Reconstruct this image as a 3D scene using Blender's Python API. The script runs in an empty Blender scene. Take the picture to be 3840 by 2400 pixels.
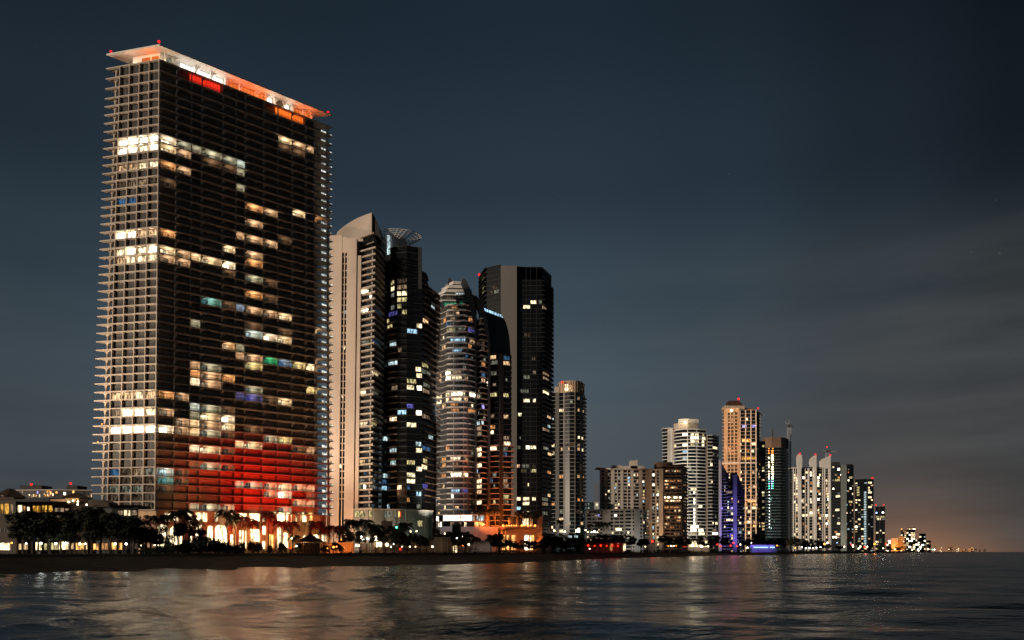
import bpy, math, random
from mathutils import Vector
random.seed(7)
SC = bpy.context.scene
COL = SC.collection
F, CX, HY, H = 2773.0, 1920.0, 2069.0, 4.0      # focal length in photo pixels, principal column, horizon row, eye height

def wx(px, Y): return (px - CX) / F * Y
def wz(py, Y): return H + (HY - py) * Y / F
def srgb(r, g, b):
    f = lambda c: (c / 255 / 12.92) if c / 255 <= 0.04045 else ((c / 255 + 0.055) / 1.055) ** 2.4
    return (f(r), f(g), f(b), 1.0)

# ------------------------------------------------------------------ materials
MAT = {}
def nodes_of(name):
    m = bpy.data.materials.new(name); m.use_nodes = True
    nt = m.node_tree
    for n in list(nt.nodes): nt.nodes.remove(n)
    out = nt.nodes.new('ShaderNodeOutputMaterial')
    MAT[name] = m
    return m, nt, out
def solid(name, col, rough=0.7, var=0.18, scale=(0.35, 0.35, 0.12), spec=0.3, bump=0.0, metal=0.0):
    m, nt, out = nodes_of(name)
    b = nt.nodes.new('ShaderNodeBsdfPrincipled')
    b.inputs['Roughness'].default_value = rough
    b.inputs['Specular IOR Level'].default_value = spec
    b.inputs['Metallic'].default_value = metal
    tc = nt.nodes.new('ShaderNodeTexCoord'); mp = nt.nodes.new('ShaderNodeMapping')
    mp.inputs['Scale'].default_value = scale
    nz = nt.nodes.new('ShaderNodeTexNoise'); nz.inputs['Scale'].default_value = 1.0; nz.inputs['Detail'].default_value = 5
    rp = nt.nodes.new('ShaderNodeValToRGB')
    rp.color_ramp.elements[0].position = 0.3; rp.color_ramp.elements[1].position = 0.72
    rp.color_ramp.elements[0].color = (col[0]*(1-var), col[1]*(1-var), col[2]*(1-var), 1)
    rp.color_ramp.elements[1].color = (min(1, col[0]*(1+var)), min(1, col[1]*(1+var)), min(1, col[2]*(1+var)), 1)
    nt.links.new(tc.outputs['Object'], mp.inputs['Vector']); nt.links.new(mp.outputs[0], nz.inputs['Vector'])
    nt.links.new(nz.outputs['Fac'], rp.inputs[0]); nt.links.new(rp.outputs[0], b.inputs['Base Color'])
    if bump:
        bp = nt.nodes.new('ShaderNodeBump'); bp.inputs['Strength'].default_value = bump
        nt.links.new(nz.outputs['Fac'], bp.inputs['Height']); nt.links.new(bp.outputs[0], b.inputs['Normal'])
    nt.links.new(b.outputs[0], out.inputs[0])
    return m
def lit(name, col, s, lo=0.16, hi=1.55, sc=(1.2, 1.2, 0.42)):
    """a lit window: curtains and furniture make the glow uneven"""
    m, nt, out = nodes_of(name)
    e = nt.nodes.new('ShaderNodeEmission'); e.inputs['Color'].default_value = (*col, 1)
    tc = nt.nodes.new('ShaderNodeTexCoord'); mp = nt.nodes.new('ShaderNodeMapping'); mp.inputs['Scale'].default_value = sc
    nz = nt.nodes.new('ShaderNodeTexNoise'); nz.inputs['Scale'].default_value = 1.0; nz.inputs['Detail'].default_value = 2
    mr = nt.nodes.new('ShaderNodeMapRange')
    mr.inputs['From Min'].default_value = 0.38; mr.inputs['From Max'].default_value = 0.62
    mr.inputs['To Min'].default_value = lo * s; mr.inputs['To Max'].default_value = hi * s
    nt.links.new(tc.outputs['Object'], mp.inputs['Vector']); nt.links.new(mp.outputs[0], nz.inputs['Vector'])
    nt.links.new(nz.outputs['Fac'], mr.inputs['Value'])
    sx = nt.nodes.new('ShaderNodeSeparateXYZ'); nt.links.new(tc.outputs['Object'], sx.inputs[0])
    def mth(op, a, b):
        n = nt.nodes.new('ShaderNodeMath'); n.operation = op
        for i, q in enumerate((a, b)):
            if isinstance(q, (int, float)): n.inputs[i].default_value = q
            else: nt.links.new(q, n.inputs[i])
        return n.outputs[0]
    bar = mth('GREATER_THAN', mth('FRACT', mth('MULTIPLY', mth('ADD', sx.outputs[0], mth('MULTIPLY', sx.outputs[1], .6)), .62), 0), .10)
    # each room has its own brightness
    rn = nt.nodes.new('ShaderNodeTexNoise'); rn.inputs['Scale'].default_value = .11; nt.links.new(tc.outputs['Object'], rn.inputs['Vector'])
    room = mth('ADD', mth('MULTIPLY', rn.outputs['Fac'], 1.6), .2)
    nt.links.new(mth('MULTIPLY', mth('MULTIPLY', mr.outputs[0], room), mth('ADD', mth('MULTIPLY', bar, .7), .3)), e.inputs['Strength'])
    nt.links.new(e.outputs[0], out.inputs[0])
    return m
def glow(name, col, s):
    m, nt, out = nodes_of(name)
    e = nt.nodes.new('ShaderNodeEmission'); e.inputs['Color'].default_value = (*col, 1); e.inputs['Strength'].default_value = s
    nt.links.new(e.outputs[0], out.inputs[0]); m.cycles.emission_sampling = 'NONE'; return m

LIT = {  # colours of windows and of the end corner's added glow: (colour, strength)
 'wht': ((1.0, .86, .60), 8.0), 'crm': ((1.0, .76, .44), 2.0), 'wrm': ((1.0, .62, .32), .95), 'org': ((1.0, .42, .14), .70),
 'tan': ((.85, .58, .36), .33), 'dim': ((.60, .42, .27), .11), 'gry': ((.62, .64, .48), .27), 'yel': ((.95, .80, .36), .62),
 'cool': ((.68, .90, .92), .75), 'cbl': ((.45, .75, 1.0), 1.0), 'blu': ((.14, .36, .70), .30), 'teal': ((.25, .62, .62), .42),
 'grn': ((.08, .55, .28), .50), 'pur': ((.22, .20, .80), .42), 'red': ((1.0, .035, .015), 1.0), 'oran': ((1.0, .17, .02), 1.25),
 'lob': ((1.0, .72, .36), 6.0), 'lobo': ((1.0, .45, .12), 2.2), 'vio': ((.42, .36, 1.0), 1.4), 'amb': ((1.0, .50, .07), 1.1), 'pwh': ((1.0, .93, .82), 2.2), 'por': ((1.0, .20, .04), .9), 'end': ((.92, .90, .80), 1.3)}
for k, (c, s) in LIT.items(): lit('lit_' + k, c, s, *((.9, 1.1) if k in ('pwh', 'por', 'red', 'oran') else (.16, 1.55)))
for k in LIT: MAT['lit_' + k].cycles.emission_sampling = 'NONE'     # lamps do the lighting, panes only glow

solid('beige', (.42, .365, .305)); solid('beige_dark', (.34, .27, .21)); solid('concrete', (.60, .51, .43), var=.12, scale=(.12, .12, .05))
solid('grey_wall', (.50, .46, .40), var=.12); solid('white_paint', (.68, .66, .62), var=.08); solid('slab_white', (.62, .59, .54), var=.1)
solid('slab_grey', (.42, .40, .37)); solid('dark_wall', (.035, .038, .040)); solid('brown_wall', (.20, .13, .085)); solid('shaded_wall', (.034, .022, .012)); solid('shaded_pale', (.085, .078, .080)); solid('roof_tile', (.06, .035, .025))  # low hotel and midrise walls darkened: their shade is put into the colour
solid('warm_wall', (.50, .36, .22)); solid('pale_wall', (.46, .44, .46)); solid('green_grey', (.20, .23, .22)); solid('grey_stripe', (.17, .16, .15), var=.08, scale=(.08, .08, .02))
solid('niche_wall', (.42, .34, .27)); solid('steel', (.45, .47, .48), rough=.45, metal=.3); solid('dark_steel', (.09, .09, .09), rough=.5)
solid('sand', (.085, .068, .050), rough=.95, var=.3, scale=(.25, .25, .25), spec=.1, bump=.4)
solid('earth', (.035, .032, .025), rough=.95, var=.3, scale=(.1, .1, .1), spec=.05)
solid('leaf', (.020, .026, .016), rough=.7, var=.5, scale=(.9, .9, .9), spec=.15)
solid('palm_leaf', (.026, .030, .017), rough=.65, var=.5, scale=(.8, .8, .8), spec=.15)
solid('bark', (.07, .055, .042), rough=.9, var=.3, scale=(2, 2, 6), spec=.1)
solid('glass_dark', (.010, .013, .015), rough=.12, var=.4, scale=(.5, .5, .3), spec=.5)
solid('glass_black', (.006, .008, .009), rough=.2, var=.4, scale=(.5, .5, .3), spec=.4)
solid('glass_blue', (.030, .038, .045), rough=.15, var=.35, scale=(.8, .8, .2), spec=.5)
solid('curtain_glass', (.070, .070, .067), rough=.45, var=.4, scale=(1.6, 1.6, .06), spec=.08)
glow('red_lamp', (1, .006, .004), 5); glow('lamp_warm', (1, .72, .40), 16); glow('lamp_white', (.95, 1, .95), 16); glow('lamp_red', (1, .02, .006), 6)
glow('lamp_orange', (1, .26, .04), 6); glow('lamp_blue', (.30, .45, 1), 8); glow('lamp_green', (.1, .9, .45), 6)
glow('sign_light', (.35, .75, 1), 5)
def rail_glass():
    m, nt, out = nodes_of('rail_glass')
    t = nt.nodes.new('ShaderNodeBsdfTransparent'); t.inputs[0].default_value = (.84, .86, .86, 1)
    g = nt.nodes.new('ShaderNodeBsdfPrincipled'); g.inputs['Base Color'].default_value = (.02, .022, .022, 1); g.inputs['Roughness'].default_value = .2
    mx = nt.nodes.new('ShaderNodeMixShader'); mx.inputs[0].default_value = .16
    nt.links.new(t.outputs[0], mx.inputs[1]); nt.links.new(g.outputs[0], mx.inputs[2]); nt.links.new(mx.outputs[0], out.inputs[0])
rail_glass()

# ------------------------------------------------------------------ objects
def tag(o, label=None, cat=None, group=None, kind=None):
    if label: o['label'] = label
    if cat: o['category'] = cat
    if group: o['group'] = group
    if kind: o['kind'] = kind
    return o
def empty(name, loc, label, cat, group=None):
    o = bpy.data.objects.new(name, None); o.empty_display_size = 1.0
    COL.objects.link(o); o.location = loc
    o['origin'] = list(loc)
    return tag(o, label, cat, group)
def org(o):
    while o is not None:
        if 'origin' in o: return Vector(o['origin'])
        o = o.parent
    return Vector((0, 0, 0))

class MB:
    """collects faces in world coordinates; build() links them as one mesh object"""
    def __init__(s): s.v = []; s.f = []; s.m = []
    def face(s, pts, mi=0):
        b = len(s.v); s.v += [tuple(p) for p in pts]; s.f.append(tuple(range(b, b + len(pts)))); s.m.append(mi)
    def prism(s, poly, z0, z1, top=None, mi=0):
        """poly: [(x,y)] ; top: other outline for the upper end"""
        n = len(poly); b = len(s.v); top = top or poly
        s.v += [(p[0], p[1], z0) for p in poly] + [(p[0], p[1], z1) for p in top]
        for i in range(n):
            j = (i + 1) % n
            s.f.append((b + i, b + j, b + n + j, b + n + i)); s.m.append(mi)
        s.f.append(tuple(b + n + i for i in range(n))); s.m.append(mi)
        s.f.append(tuple(b + n - 1 - i for i in range(n))); s.m.append(mi)
    def hexa(s, p, mi=0):
        """8 corners: lower 4, upper 4"""
        b = len(s.v); s.v += [tuple(q) for q in p]
        for f in ((0, 3, 2, 1), (4, 5, 6, 7), (0, 1, 5, 4), (1, 2, 6, 5), (2, 3, 7, 6), (3, 0, 4, 7)):
            s.f.append(tuple(b + i for i in f)); s.m.append(mi)
    def box(s, x0, x1, y0, y1, z0, z1, mi=0): s.prism([(x0, y0), (x1, y0), (x1, y1), (x0, y1)], z0, z1, mi=mi)
    def bar(s, a, b, r, n=4, r2=None, mi=0, cap=True):
        a, b = Vector(a), Vector(b); d = (b - a).normalized(); r2 = r if r2 is None else r2
        u = d.cross(Vector((0, 0, 1)) if abs(d.z) < .9 else Vector((1, 0, 0))).normalized(); w = d.cross(u)
        k = len(s.v)
        for c, rr in ((a, r), (b, r2)):
            for i in range(n):
                t = 2 * math.pi * (i + .5) / n
                s.v.append(tuple(c + u * math.cos(t) * rr + w * math.sin(t) * rr))
        for i in range(n):
            j = (i + 1) % n; s.f.append((k + i, k + j, k + n + j, k + n + i)); s.m.append(mi)
        if cap:
            s.f.append(tuple(k + n - 1 - i for i in range(n))); s.f.append(tuple(k + n + i for i in range(n))); s.m += [mi, mi]
    def ball(s, c, r, n=8, rings=5, mi=0):
        k = len(s.v); c = Vector(c)
        s.v.append(tuple(c + Vector((0, 0, -r))))
        for i in range(1, rings):
            a = -math.pi / 2 + math.pi * i / rings
            for j in range(n):
                t = 2 * math.pi * j / n
                s.v.append(tuple(c + Vector((math.cos(a) * math.cos(t), math.cos(a) * math.sin(t), math.sin(a))) * r))
        s.v.append(tuple(c + Vector((0, 0, r)))); last = len(s.v) - 1
        for j in range(n):
            s.f.append((k, k + 1 + (j + 1) % n, k + 1 + j)); s.m.append(mi)
            for i in range(rings - 2):
                p = k + 1 + i * n; s.f.append((p + j, p + (j + 1) % n, p + n + (j + 1) % n, p + n + j)); s.m.append(mi)
            p = k + 1 + (rings - 2) * n; s.f.append((p + j, p + (j + 1) % n, last)); s.m.append(mi)
    def build(s, name, mats, parent=None, kind=None, label=None, smooth=False):
        if not isinstance(mats, (list, tuple)): mats = [mats]
        mats = [MAT[m] if isinstance(m, str) else m for m in mats]
        o0 = org(parent)
        me = bpy.data.meshes.new(name)
        me.from_pydata([(x - o0.x, y - o0.y, z - o0.z) for x, y, z in s.v], [], s.f)
        for m in mats: me.materials.append(m)
        if len(mats) > 1: me.polygons.foreach_set('material_index', s.m)
        if smooth: me.polygons.foreach_set('use_smooth', [True] * len(me.polygons))
        me.update()
        o = bpy.data.objects.new(name, me); COL.objects.link(o)
        if parent is not None: o.parent = parent
        if kind: o['kind'] = kind
        if label: o['label'] = label
        return o

# ------------------------------------------------------------------ buildings made of prismatic volumes
def line_x(p, d, q, e):
    den = d[0] * e[1] - d[1] * e[0]
    if abs(den) < 1e-6: return q
    t = ((q[0] - p[0]) * e[1] - (q[1] - p[1]) * e[0]) / den
    return (p[0] + d[0] * t, p[1] + d[1] * t)
class Facet:
    def __init__(s, a, b):
        s.a, s.b = a, b
        dx, dy = b[0] - a[0], b[1] - a[1]; s.len = math.hypot(dx, dy) or 1e-6
        s.d = (dx / s.len, dy / s.len); s.n = (s.d[1], -s.d[0])       # outward: to the right of the run is the viewer's side
        s.px0 = CX + F * a[0] / a[1]; s.px1 = CX + F * b[0] / b[1]
    def u(s, px):
        k = (px - CX) / F
        den = s.d[0] - k * s.d[1]
        return (k * s.a[1] - s.a[0]) / den if abs(den) > 1e-6 else 0
    def p(s, u, off=0): return (s.a[0] + s.d[0] * u + s.n[0] * off, s.a[1] + s.d[1] * u + s.n[1] * off)
class Vol:
    """plan: [(px, Y)] from left to right as seen; the back is closed behind it"""
    def __init__(s, root, plan, top, base=3.4, pitch=None, fh=None, depth=18, mat='glass_dark', name='glazing', ztop=None, lean=0.0, body=True):
        s.root = root
        s.pts = [(wx(p, Y), Y) for p, Y in plan]; s.plan = plan
        Ym = sum(Y for _, Y in plan) / len(plan); s.Ym = Ym
        s.z1 = ztop if ztop is not None else wz(top, Ym)
        s.z0 = base
        s.fh = fh or (pitch * Ym / F if pitch else 3.4)
        s.fac = [Facet(s.pts[i], s.pts[i + 1]) for i in range(len(s.pts) - 1)]
        s.depth = depth; s.lean = lean; s.win = []
        s.nf = max(1, int(round((s.z1 - s.z0) / s.fh))); s.fh = (s.z1 - s.z0) / s.nf
        if body:
            mb = MB(); poly = s.pts + s.back(s.pts); mb.prism(s.sh(poly, s.z0), s.z0, s.z1, top=s.sh(poly, s.z1)); mb.build(name, mat, root)
    def back(s, pts):
        (xa, ya), (xb, yb) = pts[0], pts[-1]; ka, kb = 1 + s.depth / ya, 1 + s.depth / yb      # flanks run straight back
        return [(xb * kb - .4, yb * kb), (xa * ka + .4, ya * ka)]
    def sh(s, poly, z):
        d = s.lean * (z - s.z1); return [(x + d, y) for x, y in poly]
    def offset(s, over):
        ov = over if isinstance(over, (list, tuple)) else [over] * len(s.fac)
        out = [s.fac[0].p(0, ov[0])]
        for i in range(1, len(s.fac)):
            a, b = s.fac[i - 1], s.fac[i]
            if abs(a.d[0] * b.d[1] - a.d[1] * b.d[0]) < .02: out += [a.p(a.len, ov[i - 1]), b.p(0, ov[i])] if abs(ov[i] - ov[i - 1]) > .05 else [b.p(0, ov[i])]
            else: out.append(line_x(a.p(0, ov[i - 1]), a.d, b.p(0, ov[i]), b.d))
        out.append(s.fac[-1].p(s.fac[-1].len, ov[-1]))
        return out
    def slabs(s, over=1.2, thick=.3, mat='slab_grey', name='floor_slab', k0=1, k1=None, facets=None, ext=(0, 0), every=1):
        ring = s.offset(over)
        if ext[0]: f = s.fac[0]; ring[0] = (ring[0][0] - f.d[0] * ext[0], ring[0][1] - f.d[1] * ext[0])
        if ext[1]: f = s.fac[-1]; ring[-1] = (ring[-1][0] + f.d[0] * ext[1], ring[-1][1] + f.d[1] * ext[1])
        poly = ring + [(ring[-1][0] * (1 + 8 / ring[-1][1]), ring[-1][1] + 8), (ring[0][0] * (1 + 8 / ring[0][1]), ring[0][1] + 8)]
        for k in range(k0, (k1 if k1 is not None else s.nf) + 1, every):
            z = s.z0 + k * s.fh
            mb = MB(); mb.prism(s.sh(poly, z), z - thick * .5, z + thick * .5 + .013); mb.build(name, mat, s.root)
    def bay(s, pxa, pxb, over, thick, mat, name='balcony_slab', k0=1, k1=None, taper=1.0, rail=True):
        """balcony slabs on one stretch of a facet, with glass rails"""
        f = s.facet((pxa + pxb) / 2); u0, u1 = f.u(pxa), f.u(pxb)
        for k in range(k0, (k1 if k1 is not None else s.nf) + 1):
            z = s.z0 + k * s.fh; mb = MB(); mb.prism(s.sh([f.p(u0, -.2), f.p(u0 + taper, over), f.p(u1 - taper, over), f.p(u1, -.2)][::-1], z), z - thick * .5, z + thick * .5 + .02); mb.build(name, mat, s.root)
            if rail and k < s.nf:
                mb = MB(); mb.prism(s.sh([f.p(u0 + taper, over - .08), f.p(u1 - taper, over - .08), f.p(u1 - taper, over - .18), f.p(u0 + taper, over - .18)], z), z + thick * .5 + .03, z + 1.2); mb.build('balustrade', 'rail_glass', s.root)
    def pier(s, pxa, pxb, out=.4, mat='slab_grey', name='pier', z0=None, z1=None, facet=None, inn=.3):
        f = facet or s.facet((pxa + pxb) / 2)
        u0, u1 = f.u(pxa), f.u(pxb)
        poly = [f.p(u0, out), f.p(u1, out), f.p(u1, -inn), f.p(u0, -inn)]
        a = s.z0 if z0 is None else z0; b = s.z1 + .11 if z1 is None else z1
        mb = MB(); mb.prism(s.sh(poly, a), a, b, top=s.sh(poly, b)); return mb.build(name, mat, s.root)
    def facet(s, px):
        for f in s.fac:
            if f.px0 <= px <= f.px1: return f
        return s.fac[0] if px < s.fac[0].px0 else s.fac[-1]
    def w(s, px, py, wpx, code, hf=.66, frac0=.14, sills=False):
        f = s.facet(px); u = f.u(px); Y = f.p(u)[1]; z = wz(py, Y)
        k = min(s.nf - 1, max(0, int((z - s.z0) / s.fh)))
        hw = wpx * .5 * Y / F / max(.35, abs(f.d[0]))
        s.put(f, u - hw, u + hw, k, code, hf, frac0)
    def put(s, f, u0, u1, k, code, hf=.66, frac0=.14, off=.07):
        u0 = max(u0, .05); u1 = min(u1, f.len - .05)
        if u1 - u0 < .25: return
        key = (id(f), k)
        for (kk, a, b) in s.used if hasattr(s, 'used') else []:
            if kk == key and u0 < b and u1 > a: return
        if not hasattr(s, 'used'): s.used = []
        s.used.append((key, u0, u1))
        z0 = s.z0 + (k + frac0) * s.fh; z1 = s.z0 + (k + frac0 + hf) * s.fh
        s.win.append(((u1 - u0) * (z1 - z0) / (f.p(u0)[1] ** 2), f, u0, u1, z0, z1, code, off))
    def rand(s, dens, pal, wm=(1.2, 2.6), facets=None, k0=0, k1=None, gap=3.0, hf=.6, zone=None):
        for f in (s.fac if facets is None else [s.fac[i] for i in facets]):
            n = max(1, int(f.len / gap))
            for k in range(k0, s.nf if k1 is None else k1):
                for i in range(n):
                    if random.random() < dens:
                        c = (i + .5) * f.len / n; hw = random.uniform(*wm) / 2
                        s.put(f, c - hw, c + hw, k, random.choice(pal), hf * random.uniform(.75, 1.1))
    def wbuild(s, mb, wi):
        _, f, u0, u1, z0, z1, code, off = wi
        mi = CODES.index(code)
        def P(u, z, o):
            x, y = f.p(u, o); return (x + s.lean * (z - s.z1), y, z)
        mb.hexa([P(u0, z0, off), P(u1, z0, off), P(u1, z0, -.05), P(u0, z0, -.05), P(u0, z1, off), P(u1, z1, off), P(u1, z1, -.05), P(u0, z1, -.05)], mi)
CODES = list(LIT)
def flush(root, vols, name='window', cap=100):
    ws = [(w, v) for v in vols for w in v.win]
    ws.sort(key=lambda t: -t[0][0])
    for w, v in ws[:cap]:
        mb = MB(); v.wbuild(mb, w)
        mb.m = [0] * len(mb.m); mb.build(name, 'lit_' + w[6], root)
    rest = ws[cap:]
    if rest:
        mb = MB()
        for w, v in rest: v.wbuild(mb, w)
        mb.build(name, ['lit_' + c for c in CODES], root, kind='stuff')
    for v in vols: v.win = []
def Q(vol, ox, oy, sc, lst):
    for zx, zy, zw, code in lst: vol.w(ox + zx / sc, oy + zy / sc, zw / sc, code)
def red_light(root, px, py, Y, r=.75, stalk=1.6, mat='red_lamp'):
    x, z = wx(px, Y), wz(py, Y); r *= .75
    mb = MB(); mb.bar((x, Y, z - stalk - r), (x, Y, z - r * .6), r * .22, 6); st = mb.build('lamp_stalk', 'dark_steel', root)
    mb = MB(); mb.ball((x, Y, z), r); mb.build('warning_light', mat, st)
def point(name, loc, power, col, r=.5):
    """open bulbs for balconies and lanterns; every wash light is a shielded flood turned towards its facade"""
    bulb = name in ('balcony_light', 'lantern_light', 'canopy_light')
    L = bpy.data.lights.new(name, 'POINT' if bulb else 'SPOT'); L.energy = power; L.color = col; L.shadow_soft_size = r
    o = bpy.data.objects.new(name, L); COL.objects.link(o); o.location = loc
    if not bulb: L.spot_size = math.radians(150); L.spot_blend = .6; o.rotation_euler = Vector((0, 1, .55)).to_track_quat('-Z', 'Y').to_euler()
    return o
def spot(name, loc, target, power, col, ang=100, r=.6):
    L = bpy.data.lights.new(name, 'SPOT'); L.energy = power; L.color = col; L.shadow_soft_size = r; L.spot_size = math.radians(ang); L.spot_blend = .8
    o = bpy.data.objects.new(name, L); COL.objects.link(o); o.location = loc
    o.rotation_euler = (Vector(target) - Vector(loc)).to_track_quat('-Z', 'Y').to_euler(); return o
# ------------------------------------------------------------------ camera, sky, light
cam = bpy.data.cameras.new('camera'); co = bpy.data.objects.new('camera', cam); COL.objects.link(co)
cam.sensor_width = 36; cam.lens = 36 * F / 3840; cam.shift_y = (HY - 1200) / 3840; cam.clip_start = .5; cam.clip_end = 60000
co.location = (0, 0, H); co.rotation_euler = (math.radians(90), 0, 0); SC.camera = co
SC.view_settings.view_transform = 'Standard'; SC.view_settings.look = 'None'; SC.view_settings.exposure = 0; SC.view_settings.gamma = 1
SC.render.film_transparent = False
SC.cycles.max_bounces = 6; SC.cycles.diffuse_bounces = 3; SC.cycles.glossy_bounces = 3; SC.cycles.transparent_max_bounces = 12
SC.cycles.sample_clamp_indirect = 3; SC.cycles.sample_clamp_direct = 12; SC.cycles.use_light_tree = True; SC.cycles.use_denoising = True; SC.cycles.caustics_reflective = False; SC.cycles.caustics_refractive = False

W = bpy.data.worlds.new('World'); SC.world = W; W.use_nodes = True
nt = W.node_tree
for n in list(nt.nodes): nt.nodes.remove(n)
def N(t, **kw):
    n = nt.nodes.new(t)
    for k, v in kw.items(): setattr(n, k, v)
    return n
def math_n(op, a, b=None, clamp=False):
    n = N('ShaderNodeMath', operation=op, use_clamp=clamp)
    for i, q in enumerate((a, b)):
        if q is None: continue
        if isinstance(q, (int, float)): n.inputs[i].default_value = q
        else: nt.links.new(q, n.inputs[i])
    return n.outputs[0]
def mix_c(fac, a, b, blend='MIX'):
    n = N('ShaderNodeMix', data_type='RGBA', blend_type=blend)
    for i, q in ((0, fac), (6, a), (7, b)):
        if isinstance(q, (int, float)): n.inputs[i].default_value = q
        elif isinstance(q, tuple): n.inputs[i].default_value = q
        else: nt.links.new(q, n.inputs[i])
    return n.outputs[2]
tc = N('ShaderNodeTexCoord'); sx = N('ShaderNodeSeparateXYZ'); nt.links.new(tc.outputs['Generated'], sx.inputs[0])
dx, dy, dz = sx.outputs
up = N('ShaderNodeValToRGB'); cr = up.color_ramp; cr.interpolation = 'EASE'
stops = [(0.0, (71, 76, 79)), (.05, (74, 80, 84)), (.13, (76, 85, 92)), (.22, (72, 85, 95)), (.33, (56, 71, 82)), (.45, (41, 54, 66)), (.60, (29, 41, 52)), (1, (15, 24, 33))]
cr.elements[0].position = 0; cr.elements[0].color = srgb(*stops[0][1]); cr.elements[1].position = 1; cr.elements[1].color = srgb(*stops[-1][1])
for p, c in stops[1:-1]:
    e = cr.elements.new(p); e.color = srgb(*c)
nt.links.new(dz, up.inputs[0])
az = N('ShaderNodeMath', operation='ARCTAN2'); nt.links.new(dx, az.inputs[0]); nt.links.new(dy, az.inputs[1]); azo = az.outputs[0]
# darker to the right (open sea) and a little to the left
mr = N('ShaderNodeValToRGB'); e = mr.color_ramp
e.interpolation = 'EASE'
az01 = math_n('ADD', math_n('MULTIPLY', azo, 1 / (2 * math.pi)), .5)
def a01(px): return math.atan((px - CX) / F) / (2 * math.pi) + .5
e.elements[0].position = 0; e.elements[0].color = (.45,) * 3 + (1,); e.elements[1].position = 1; e.elements[1].color = (.25,) * 3 + (1,)
for p, v in ((0, .66), (900, .86), (2100, 1.0), (2700, .84), (3300, .54), (3840, .30), (5500, .22)):
    q = e.elements.new(a01(p)); q.color = (v, v, v, 1)
nt.links.new(az01, mr.inputs[0])
sky = mix_c(1.0, up.outputs[0], mr.outputs[0], 'MULTIPLY')
# low stratus bands glowing grey-brown over the sea on the right
cm = N('ShaderNodeMapping'); cm.inputs['Scale'].default_value = (1.6, 1.6, 13); cm.inputs['Rotation'].default_value = (0, math.radians(4), 0)
nt.links.new(tc.outputs['Generated'], cm.inputs[0])
nz = N('ShaderNodeTexNoise'); nz.inputs['Scale'].default_value = 2.2; nz.inputs['Detail'].default_value = 5; nz.inputs['Roughness'].default_value = .55
nt.links.new(cm.outputs[0], nz.inputs['Vector'])
band = N('ShaderNodeValToRGB'); b = band.color_ramp; b.interpolation = 'EASE'
b.elements[0].position = 0; b.elements[0].color = (1, 1, 1, 1); b.elements[1].position = .40; b.elements[1].color = (0, 0, 0, 1)
for p, v in ((.12, .95), (.25, .8), (.315, .45)):
    q = b.elements.new(p); q.color = (v, v, v, 1)
nt.links.new(dz, band.inputs[0])
side = N('ShaderNodeMapRange', interpolation_type='SMOOTHSTEP'); side.inputs['From Min'].default_value = math.atan((1900 - CX) / F); side.inputs['From Max'].default_value = math.atan((3700 - CX) / F)
nt.links.new(azo, side.inputs['Value'])
nf = N('ShaderNodeMapRange'); nf.inputs['From Min'].default_value = .34; nf.inputs['From Max'].default_value = .66; nt.links.new(nz.outputs['Fac'], nf.inputs['Value'])
cl = math_n('MULTIPLY', math_n('MULTIPLY', band.outputs[0], side.outputs[0]), math_n('ADD', math_n('MULTIPLY', nf.outputs[0], .45), .55))
sky = mix_c(math_n('MULTIPLY', cl, .80), sky, srgb(71, 72, 72))
sky = mix_c(math_n('MULTIPLY', math_n('MULTIPLY', band.outputs[0], nf.outputs[0]), .10), sky, srgb(96, 104, 110))
# orange town glow low over the coast
def gauss(v, c, w):
    d = math_n('MULTIPLY', math_n('SUBTRACT', v, c), 1 / w)
    return math_n('POWER', 2.718, math_n('MULTIPLY', math_n('MULTIPLY', d, d), -1))
g1 = math_n('MULTIPLY', gauss(azo, math.atan((3400 - CX) / F), .085), math_n('POWER', 2.718, math_n('MULTIPLY', math_n('ABSOLUTE', dz), -34)))
sky = mix_c(math_n('MULTIPLY', g1, .8, True), sky, (.42, .18, .075, 1))
g2 = math_n('MULTIPLY', gauss(azo, math.atan((3250 - CX) / F), .15), math_n('POWER', 2.718, math_n('MULTIPLY', math_n('ABSOLUTE', dz), -10)))
sky = mix_c(math_n('MULTIPLY', g2, .18, True), sky, (.20, .13, .085, 1))
# a few faint stars
vo = N('ShaderNodeTexVoronoi'); vo.inputs['Scale'].default_value = 26; nt.links.new(tc.outputs['Generated'], vo.inputs['Vector'])
st = math_n('MULTIPLY', math_n('LESS_THAN', vo.outputs['Distance'], .022), math_n('GREATER_THAN', dz, .25))
sky = mix_c(math_n('MULTIPLY', st, .05), sky, (.5, .55, .6, 1))
# physical sky with the sun far below the horizon adds the last trace of twilight
ns = N('ShaderNodeTexSky', sky_type='NISHITA'); ns.sun_disc = False; ns.sun_elevation = math.radians(-8); ns.sun_rotation = math.radians(-116)
sky = mix_c(.02, sky, ns.outputs[0], 'ADD')
bg = N('ShaderNodeBackground'); nt.links.new(sky, bg.inputs[0]); bg.inputs[1].default_value = 1.0
wo = N('ShaderNodeOutputWorld'); nt.links.new(bg.outputs[0], wo.inputs[0])

SUN_EL = 3.5
sd = Vector((-.80, -.60, math.tan(math.radians(SUN_EL)))).normalized()
L = bpy.data.lights.new('city_glow', 'SUN'); L.energy = 2.6; L.color = (1.0, .80, .62); L.angle = math.radians(3)
so = bpy.data.objects.new('city_glow', L); COL.objects.link(so); so.rotation_euler = sd.to_track_quat('Z', 'Y').to_euler()

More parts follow.
